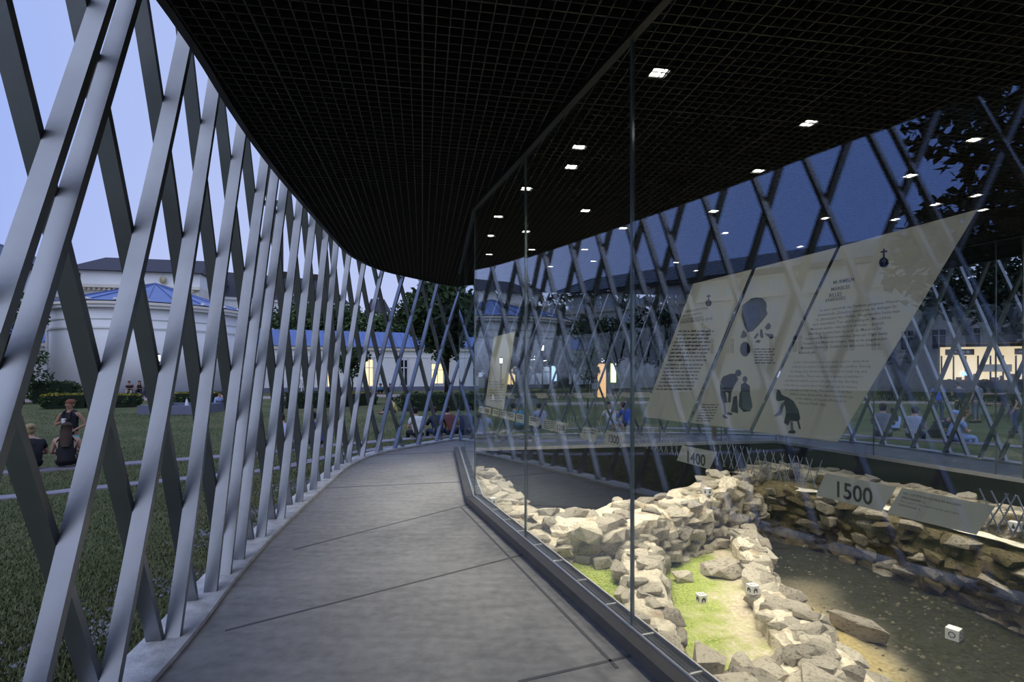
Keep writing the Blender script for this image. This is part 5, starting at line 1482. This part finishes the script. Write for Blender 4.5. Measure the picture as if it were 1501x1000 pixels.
V = Vector
def lerp(a, b, t): return a + (b - a) * t
def pose_mesh(key, J, hair='short', skirt=False, long_sleeve=False, shorts=False, tank=False):
    """J: joint positions (local, facing +Y). Returns dict of meshes: body, shirt, trousers, hair, shoe"""
    N_ = ['pelvis', 'belly', 'chest', 'neck', 'chin', 'head', 'crown']
    spine = [(J['pelvis'], (.135, .11)), (J['belly'], (.125, .10)), (J['chest'], (.15, .115)), (J['neck'], .055), (J['chin'], .062), (J['head'], (.078, .092)), (J['crown'], (.052, .062))]
    body = list(spine); ed = [(i, i + 1) for i in range(6)]
    for s in ('L', 'R'):
        k = len(body)
        sh, el, wr = J['sh' + s], J['el' + s], J['wr' + s]; hd = wr + (wr - el).normalized() * .085
        body += [(sh, .055), (lerp(sh, el, .5), .046), (el, .038), (lerp(el, wr, .4), .036), (wr, .026), (hd, (.034, .018))]
        ed += [(2, k), (k, k + 1), (k + 1, k + 2), (k + 2, k + 3), (k + 3, k + 4), (k + 4, k + 5)]
        k = len(body)
        hp, kn, an = J['hp' + s], J['kn' + s], J['an' + s]; toe = an + J.get('toe', V((0, .16, -.05)))
        body += [(hp, .088), (lerp(hp, kn, .5), .076), (kn, .056), (lerp(kn, an, .35), .055), (an, .036), (toe, (.036, .026))]
        ed += [(0, k), (k, k + 1), (k + 1, k + 2), (k + 2, k + 3), (k + 3, k + 4), (k + 4, k + 5)]
    res = {'body': skin_mesh('body', body, ed)}
    ex = MB()
    face = J.get('face', V((0, 1, 0))); rt = face.cross(V((0, 0, 1))).normalized(); up = rt.cross(face)
    hc = lerp(J['head'], J['chin'], .25)
    ex.add([hc + face * .085 + up * .03, hc + face * .085 + rt * .014 - up * .015, hc + face * .112 - up * .015, hc + face * .085 - rt * .014 - up * .015], [(0, 1, 2), (0, 2, 3), (1, 3, 2)])
    for sg in (-1, 1):
        ex.ball(hc + rt * (.079 * sg) + up * .0, V((.014, .02, .03)), 6, 5)          # ears
        ex.ball(hc + face * .082 + rt * (.032 * sg) + up * .028, .011, 6, 5)          # eyes
    ex.ball(hc + face * .080 - up * .045, V((.024, .010, .007)), 6, 4)                # lips
    for s in ('L', 'R'):
        el, wr = J['el' + s], J['wr' + s]; d = (wr - el).normalized(); side = d.cross(V((0, 0, 1)))
        side = side.normalized() if side.length > .1 else V((1, 0, 0)); cur = side.cross(d)
        for k, (o_, l_) in enumerate(((-.024, .062), (-.008, .076), (.008, .072), (.024, .056))):
            b0 = wr + d * .10 + side * o_; m0 = b0 + d * (l_ * .55) + cur * .008; e0 = m0 + d * (l_ * .4) + cur * .022
            ex.tube([b0 - d * .02, m0, e0], [.0095, .0085, .006], 5)
        sg = 1 if s == 'L' else -1
        b0 = wr + d * .045 - side * (.028 * sg); ex.tube([b0, b0 + d * .03 - side * (.024 * sg), b0 + d * .058 - side * (.028 * sg)], [.012, .010, .007], 5)
    append_mesh(res['body'], ex)
    # shirt
    g = .016
    if tank: sp = [(lerp(J['pelvis'], J['belly'], -.30), (.175, .158)), (J['belly'], (.168, .148)), (J['chest'], (.200, .162)), (lerp(J['chest'], J['neck'], .42), (.185, .150))]
    else: sp = [(lerp(J['pelvis'], J['belly'], -.10), (.178, .158)), (J['belly'], (.172, .150)), (J['chest'], (.195, .160)), (lerp(J['chest'], J['neck'], .55), .118), (lerp(J['chest'], J['neck'], .88), .066)]
    e2 = [(i, i + 1) for i in range(len(sp) - 1)]
    if not tank:
        for s in ('L', 'R'):
            k = len(sp); sh, el, wr = J['sh' + s], J['el' + s], J['wr' + s]
            sp += [(sh, .070), (lerp(sh, el, .62), .060)]; e2 += [(2, k), (k, k + 1)]
            if long_sleeve: sp += [(el, .054), (lerp(el, wr, .9), .040)]; e2 += [(k + 1, k + 2), (k + 2, k + 3)]
    else:
        for s in ('L', 'R'): sp.append((lerp(J['chest'], J['sh' + s], .72) + V((0, 0, .02)), .068)); e2.append((2, len(sp) - 1))
    res['shirt'] = skin_mesh('shirt', sp, e2, 1)
    if tank:
        st = MB(); c_ = J['chest']
        for sg in (-1, 1): st.tube([c_ + V((.075 * sg, y_, z_)) for y_, z_ in ((.150, -.02), (.148, .06), (.10, .125), (0, .155), (-.10, .125), (-.148, .05), (-.15, -.03))], .017, 6)
        append_mesh(res['shirt'], st)
    tr = [(lerp(J['pelvis'], J['belly'], .25), (.14, .118)), (J['pelvis'], (.148, .125))]; e3 = [(0, 1)]
    for s in ('L', 'R'):
        k = len(tr); hp, kn, an = J['hp' + s], J['kn' + s], J['an' + s]
        tr += [(hp, .102), (lerp(hp, kn, .5), .092)]; e3 += [(1, k), (k, k + 1)]
        if not shorts: tr += [(kn, .070), (lerp(kn, an, .9), .052)]; e3 += [(k + 1, k + 2), (k + 2, k + 3)]
    res['shorts' if shorts else 'trousers'] = skin_mesh('trousers', tr, e3, 1)
    hm = MB(); top = lerp(J['head'], J['crown'], .60) - face * .028
    hm.ball(top, V((.092, .104, .082)), 12, 8)
    keep = [v for v in hm.v]
    if hair == 'short':
        hm.ball(lerp(J['head'], J['chin'], .1) - face * .045, V((.082, .075, .085)), 10, 7)
    elif hair == 'bun':
        hm.ball(lerp(J['head'], J['chin'], .1) - face * .045, V((.082, .075, .085)), 10, 7); hm.ball(top - face * .1 + V((0, 0, .03)), .045, 8, 6)
    else:
        bk = J['head'] - face * .06; hm.tube([bk + V((0, 0, .05)), lerp(J['chin'], J['neck'], .3) - face * .085, lerp(J['neck'], J['chest'], .6) - face * .135, lerp(J['chest'], J['belly'], .4) - face * .150], [.09, .095, .10, .06], 10)
    hmesh = bpy.data.meshes.new('hair'); hmesh.from_pydata(hm.v, [], hm.f); hmesh.materials.append(None)
    for p in hmesh.polygons: p.use_smooth = True
    res['hair'] = hmesh
    sm_ = MB()
    for s in ('L', 'R'):
        an = J['an' + s]; t = J.get('toe', V((0, .16, -.05))); c = an + t * .45 + V((0, 0, -.025)); d = V((t.x, t.y, 0)).normalized(); sd = d.cross(V((0, 0, 1)))
        sm_.add([c + d * a + sd * b + V((0, 0, z)) for a, b, z in ((-.12, -.042, -.045), (.14, -.045, -.045), (.14, .045, -.045), (-.12, .042, -.045), (-.12, -.036, .05), (.12, -.034, .005), (.12, .034, .005), (-.12, .036, .05))],
                [(3, 2, 1, 0), (4, 5, 6, 7), (0, 1, 5, 4), (1, 2, 6, 5), (2, 3, 7, 6), (3, 0, 4, 7)])
    shm = bpy.data.meshes.new('shoes'); shm.from_pydata(sm_.v, [], sm_.f); shm.materials.append(None); res['shoes'] = shm
    return res

def J_sit(lean=0.12, head=0.0, drop=0.40, arms='lap', spread=.12, bend=0.0):
    """sitting on an edge, seat level z = 0, legs hanging forward by drop (drop 0.1 = knees up on the ground)"""
    p = V((0, 0, .11)); ch = V((0, lean + bend, .46)); nk = V((0, lean * 1.5 + bend * 1.7, .60 - bend * .25))
    J = dict(pelvis=p, belly=V((0, lean * .3 + bend * .2, .28)), chest=ch, neck=nk, chin=nk + V((0, .02 + head, .075)), head=nk + V((0, .03 + head * 1.4, .145)), crown=nk + V((0, .02 + head * 1.5, .225)))
    for s, sg in (('L', -1), ('R', 1)):
        J['sh' + s] = ch + V((.175 * sg, .0, .055)); J['hp' + s] = V((.10 * sg, .06, .10))
        if drop > .2: J['kn' + s] = V((spread * 1.2 * sg, .46, .12)); J['an' + s] = V((spread * sg, .50, -drop + .08))
        else: J['kn' + s] = V((spread * 1.5 * sg, .40, .40)); J['an' + s] = V((spread * sg, .62, -drop + .09))
        if arms == 'lap': J['el' + s] = ch + V((.25 * sg, .06, -.20)); J['wr' + s] = V((.10 * sg, .34, .28 if drop > .2 else .36))
        elif arms == 'back': J['el' + s] = ch + V((.26 * sg, -.10, -.18)); J['wr' + s] = V((.30 * sg, -.22, .06))
        else: J['el' + s] = ch + V((.24 * sg, .12, -.16)); J['wr' + s] = ch + V((.08 * sg, .30, -.02))
    return J
def J_stand(arms='down', lean=0.0):
    J = dict(pelvis=V((0, 0, .93)), belly=V((0, .01, 1.10)), chest=V((0, .01 + lean, 1.30)), neck=V((0, lean * 1.3, 1.45)), chin=V((0, .02 + lean * 1.5, 1.52)), head=V((0, .03 + lean * 1.6, 1.59)), crown=V((0, .02 + lean * 1.6, 1.665)))
    for s, sg in (('L', -1), ('R', 1)):
        J['sh' + s] = V((.18 * sg, lean, 1.37)); J['hp' + s] = V((.095 * sg, 0, .90)); J['kn' + s] = V((.105 * sg, .02, .50)); J['an' + s] = V((.11 * sg, -.01, .10))
        if arms == 'down': J['el' + s] = V((.25 * sg, -.01, 1.09)); J['wr' + s] = V((.26 * sg, .07, .86))
        elif arms == 'cup':
            J['el' + s] = V((.30 * sg, .02 if sg > 0 else -.04, 1.12))
            J['wr' + s] = V((.05, .19, 1.20)) if sg > 0 else V((-.17, .10, 1.02))
        else: J['el' + s] = V((.24 * sg, .10, 1.12)); J['wr' + s] = V((.12 * sg, .30, 1.20))
    return J
PROTO = {
    'sit_edge_long': pose_mesh('a', J_sit(.05, 0), 'long', tank=True), 'sit_edge_short': pose_mesh('b', J_sit(.10, .03, bend=.05), 'short'),
    'sit_edge_bent': pose_mesh('c', J_sit(.14, .08, bend=.14), 'short'), 'sit_edge_bun': pose_mesh('d', J_sit(.08, 0), 'bun', shorts=True),
    'sit_edge_sleeve': pose_mesh('e', J_sit(.10, .02, bend=.08, arms='fold'), 'short', long_sleeve=True), 'sit_back': pose_mesh('f', J_sit(-.12, 0, .38, 'back'), 'short', shorts=True),
    'sit_ground': pose_mesh('g', J_sit(.10, .03, .02), 'short', long_sleeve=True), 'sit_ground_long': pose_mesh('h', J_sit(.08, .02, .02), 'long'),
    'stand_cup': pose_mesh('i', J_stand('cup'), 'bun', shorts=True, tank=True), 'stand': pose_mesh('j', J_stand('down'), 'short'), 'stand_hold': pose_mesh('k', J_stand('hold', .05), 'short'),
}
def person(pose, x, y, z, face_deg, label, shirt, legs, hair, skin='skin', shoes='c_black', scale=1.0, group=None):
    """face_deg: heading the person looks towards, 90 = away from the camera (+Y), -90 = towards it"""
    p = empty('person', (x, y, z), label, 'person', group)
    p.rotation_euler = (0, 0, math.radians(face_deg - 90)); p.scale = (scale,) * 3
    for part, me in PROTO[pose].items():
        o = link_mesh(part, me, p)
        m = {'body': skin, 'shirt': shirt, 'trousers': legs, 'shorts': legs, 'hair': hair, 'shoes': shoes}[part]
        o.material_slots[0].link = 'OBJECT'; o.material_slots[0].material = M[m]
    return p
def seat_on(px, D, dz=0.03):
    x, y = on(px, D); return x, y
def on_b2(px):
    """point of the lower stone edging in a pixel column"""
    d = V(((px - CX) / F, 1.0)); nr = V((-d.y, d.x)); best = None
    for k in range(len(b2.p)):
        a, b = b2.p[k], b2.p[(k + 1) % len(b2.p)]
        h0, h1 = a.dot(nr), b.dot(nr)
        if (h0 < 0) != (h1 < 0):
            q = a.lerp(b, h0 / (h0 - h1))
            if q.y > 3 and (best is None or q.y < best[0].y): best = (q, (b - a).normalized())
    q, t = best; nv = V((-t.y, t.x)); nv = nv if nv.dot(q - PC) > 0 else -nv
    return q, nv
def edge_person(px, pose, label, *cols, turn=0, inset=0.0, **kw):
    q, nv = on_b2(px); q = q - nv * inset
    return person(pose, q.x, q.y, -0.285, math.degrees(math.atan2(nv.y, nv.x)) + turn, label, *cols, **kw)
# women on the lower edging and their friend standing on the lawn
edge_person(46, 'sit_edge_bun', 'seated person in black shirt with bare arms, beside the long-haired woman', 'c_black', 'c_black', 'hair_blond', turn=18)
edge_person(97, 'sit_edge_long', 'seated woman with long brown hair and black top, seen from behind', 'c_black', 'c_black', 'hair_brown')
edge_person(141, 'sit_edge_bun', 'seated person in pale top and turquoise shorts, half hidden by a lattice bar', 'c_white', 'c_turq', 'hair_brown', turn=-25)
wx, wy = on(103, 11.9); person('stand_cup', wx, wy, terr_z(wx, wy) + .02, -80, 'standing woman in black tank top and turquoise shorts holding a white cup', 'c_black', 'c_turq', 'hair_red', 'skin_tan', 'c_white', 0.97)
# two men sitting with backs to the walkway
edge_person(428, 'sit_edge_bent', 'bent man in pale lilac shirt sitting beside the man in blue', 'c_lilac', 'c_beige', 'hair_brown')
edge_person(466, 'sit_edge_short', 'man in bright blue shirt sitting beside the bent man', 'c_blue', 'c_black', 'hair_black')
edge_person(614, 'sit_edge_short', 'person in white shirt sitting near the end of the walkway', 'c_white', 'c_black', 'hair_black')
edge_person(643, 'sit_edge_sleeve', 'person in dark navy top sitting beside the white shirt', 'c_navy', 'c_jeans', 'hair_brown')
edge_person(662, 'sit_edge_sleeve', 'person in dark brown top sitting last beside the glass edge', 'c_maroon', 'c_jeans', 'hair_black')
edge_person(686, 'sit_edge_short', 'person in white shirt seen through the narrow corner glass', 'c_white', 'c_jeans', 'hair_brown')
# seen through both glass walls
edge_person(764, 'sit_edge_bent', 'man in turquoise blue shirt bending forward beyond the far glass', 'c_cyan', 'c_jeans', 'hair_black')
edge_person(794, 'sit_edge_short', 'man in pale lilac shirt beyond the far glass beside the turquoise shirt', 'c_lilac', 'c_jeans', 'hair_brown')
edge_person(896, 'sit_back', 'woman in white top leaning back beyond the far glass', 'c_white', 'c_sky', 'hair_black', turn=-160)
edge_person(922, 'sit_edge_sleeve', 'person in royal blue top beside the leaning woman', 'c_blue', 'c_jeans', 'hair_black', turn=30)
edge_person(1292, 'sit_edge_sleeve', 'big seated man in grey top with his back to the glass', 'c_grey', 'c_grey', 'hair_brown', scale=1.12)
edge_person(1338, 'sit_edge_short', 'seated man in checked white and blue shirt beside the grey top', 'c_check', 'c_jeans', 'hair_brown', scale=1.05, turn=-10)
edge_person(1367, 'sit_edge_bent', 'person with cap-like blue hairband in dark clothes bending beside the checked shirt', 'c_navy', 'c_black', 'c_sky', turn=-120, inset=-.4)
edge_person(1396, 'sit_edge_short', 'woman in light blue top seated sideways beyond the glass', 'c_sky', 'c_sky', 'hair_red', turn=-60)
def lawn_person(px, D, pose, label, *cols, deg=90, **kw):
    x, y = on(px, D); return person(pose, x, y, terr_z(x, y) + .01, deg, label, *cols, **kw)
lawn_person(1312, 20, 'sit_ground_long', 'person in blue patterned top sitting on the grass before the kiosk', 'c_sky', 'c_jeans', 'hair_brown', deg=80)
lawn_person(1376, 22, 'stand_hold', 'standing man in bright blue shirt in front of the lit kiosk', 'c_blue', 'c_jeans', 'hair_brown', deg=70, scale=1.04)
lawn_person(1407, 22.5, 'stand_hold', 'standing person in dark teal top between blue shirt and striped shirt', 'c_navy', 'c_black', 'hair_black', deg=80)
lawn_person(1432, 22, 'stand', 'standing person in dark grey top beside the picnic table', 'c_grey', 'c_grey', 'hair_black', deg=100, scale=1.03)
lawn_person(1489, 19, 'stand', 'dark clothed person standing near the picnic table end', 'c_black', 'c_jeans', 'hair_black', deg=140)
# on the plinth and path before the rotunda and the wing
def rot_person(px, pose, label, *cols):
    d = V(((px - CX) / F, 1.0)).normalized(); t = RC.dot(d); h = math.sqrt(max(0.01, (RR + .75) ** 2 - (RC - d * t).length_squared)); q = d * (t - h)
    o_ = (q - RC).normalized(); return person(pose, q.x, q.y, RZ0 + .43, math.degrees(math.atan2(o_.y, o_.x)), label, *cols)
rot_person(127, 'sit_edge_sleeve', 'person all in black sitting on the rotunda step by the flower bed', 'c_black', 'c_black', 'hair_black')
rot_person(133.5, 'sit_edge_bent', 'red-haired person in black leaning forward on the rotunda step', 'c_black', 'c_black', 'hair_red')
rot_person(191, 'sit_edge_short', 'person in black shirt sitting on the rotunda step, one of three', 'c_black', 'c_beige', 'hair_brown')
rot_person(204.5, 'sit_edge_long', 'long-haired person in the middle of three on the rotunda step', 'c_black', 'c_black', 'hair_brown')
rot_person(215.5, 'sit_edge_sleeve', 'person in dark grey on the rotunda step next to the lamp post', 'c_grey', 'c_navy', 'hair_brown')
lawn_person(320, 30, 'sit_ground', 'person in light blue shirt sitting near the fountain', 'c_sky', 'c_jeans', 'hair_brown', deg=-40)
lawn_person(329, 30.5, 'sit_ground', 'person in white shirt sitting near the fountain', 'c_white', 'c_jeans', 'hair_brown', deg=-150)
lawn_person(444, 44, 'stand', 'person in white clothes standing before the white wing', 'c_white', 'c_white', 'hair_black', deg=-60)
lawn_person(556.5, 46, 'sit_ground', 'person in turquoise shirt sitting before the wing', 'c_cyan', 'c_black', 'hair_black', deg=-60)
lawn_person(560, 46.5, 'sit_ground', 'person in black sitting beside the turquoise shirt', 'c_black', 'c_black', 'hair_black', deg=-110)
lawn_person(572, 46.5, 'sit_ground_long', 'person in maroon top sitting alone before the wing', 'c_maroon', 'c_black', 'hair_brown', deg=-90)
lawn_person(579, 27.5, 'sit_ground', 'person in yellow top sitting by the clipped hedge', 'c_yellow', 'c_black', 'hair_black', deg=-150)

# ------------------------------------------------------------------ small things
M['bottle_clear'] = mat('bottle_clear', (0.5, 0.55, 0.6), 0.15); M['bottle_red'] = mat('bottle_red', (0.35, 0.05, 0.07), 0.4); M['bottle_blue'] = mat('bottle_blue', (0.1, 0.2, 0.6), 0.4)
def bottle(x, y, z, label, band):
    t = empty('drink_bottle', (x, y, z), label, 'bottle'); o = MB()
    o.tube([V((x, y, z)), V((x, y, z + .15)), V((x, y, z + .19)), V((x, y, z + .24))], [.035, .035, .015, .013], 10); o.build('bottle', 'bottle_clear', t, smooth=True)
    o = MB(); o.tube([V((x, y, z + .04)), V((x, y, z + .11))], .0365, 10); o.build('paper_label', band, t); o = MB(); o.tube([V((x, y, z + .24)), V((x, y, z + .26))], .015, 8); o.build('cap', band, t)
q, nv = on_b2(16); bottle(q.x, q.y, -0.29, 'clear bottle with red label on the stone edging', 'bottle_red')
q, nv = on_b2(411); bottle(q.x, q.y, -0.29, 'clear bottle with blue label beside the bent man', 'bottle_blue')
def bag(px, label, s=.2):
    q, nv = on_b2(px); q = q + nv * .05; t = empty('bag', (q.x, q.y, -0.29), label, 'bag'); o = MB(); o.ball((q.x, q.y, -.29 + s * .42), (s, s * .6, s * .45), 10, 7); o.build('bag_body', 'c_black', t, smooth=True)
    o = MB(); o.tube([V((q.x - s * .5, q.y, -.29 + s * .7)), V((q.x, q.y, -.29 + s * 1.25)), V((q.x + s * .5, q.y, -.29 + s * .7))], .012, 6); o.build('handle', 'c_black', t)
bag(388, 'black bag lying on the stone edging left of the bent man', .24); bag(350, 'small black bag on the stone edging behind the lattice', .16)
cx, cy = wx + .02, wy - .29
# the cup in the standing woman's hand
w_p = V((wx, wy, terr_z(wx, wy) + .02)); rotm = Matrix.Rotation(math.radians(-170), 3, 'Z'); hp = w_p + rotm @ (V((-.02, .27, 1.225)) * .97)
t = empty('cup', hp - V((0, 0, .045)), 'white cup held by the standing woman', 'cup')
o = MB(); o.tube([hp - V((0, 0, .045)), hp + V((0, 0, .05))], [.03, .04], 12); o.build('cup_body', 'cup_white', t); o = MB(); o.tube([hp + V((0, 0, .05)), hp + V((0, 0, .058))], [.042, .040], 12); o.build('rim', 'cup_white', t)
# picnic table by the kiosk
tx_, ty_ = on(1462, 24); tz = terr_z(tx_, ty_)
t = empty('picnic_table', (tx_, ty_, tz), 'brown wooden picnic table with bench before the kiosk hedge', 'table')
for k in range(4): o = MB(); o.box((tx_, ty_ - .3 + .2 * k, tz + 1.05), (1.25, .09, .025)); o.build('plank', 'wood', t)
for dy in (-.75, .75): o = MB(); o.box((tx_, ty_ + dy, tz + .62), (1.2, .13, .025)); o.build('bench_plank', 'wood', t)
for dx in (-1, 1):
    for sg in (-1, 1): o = MB(); o.bar(V((tx_ + dx, ty_ + .55 * sg, tz)), V((tx_ + dx, ty_ + .2 * sg, tz + 1.03)), .1, .05, V((1, 0, 0))); o.build('leg', 'wood', t)
    o = MB(); o.box((tx_ + dx, ty_, tz + .58), (.04, .85, .04)); o.build('cross_beam', 'wood', t)
px_, D_ = 1047, 12.6
x_, y_ = on(px_, D_); t = empty('marker_post', (x_, y_, 0), 'short sandy wooden post on the walkway beyond the far glass', 'post'); o = MB(); o.box((x_, y_, .17), (.045, .045, .17)); o.build('post', mat('post_wood', (.5, .36, .2), .7, var=.15), t); o = MB(); o.box((x_, y_, .35), (.055, .055, .01)); o.build('cap', 'wood', t)

# tall garden light mast outside the lattice
mx_, my_ = on(413, 15); mz_ = terr_z(mx_, my_)
t = empty('light_mast', (mx_, my_, mz_), 'tall dark mast with flat unlit lamp head outside the lattice', 'lamp')
o = MB(); o.tube([V((mx_, my_, mz_)), V((mx_, my_, mz_ + .6)), V((mx_, my_, 6.35))], [.08, .06, .045], 8); o.build('pole', 'dark_metal', t)
o = MB(); o.box((mx_ - .22, my_, 6.38), (.30, .11, .05)); o.build('lamp_head', 'dark_metal', t)
o = MB(); o.box((mx_ - .26, my_, 6.32), (.20, .08, .012)); o.build('diffuser', 'frame_white', t)
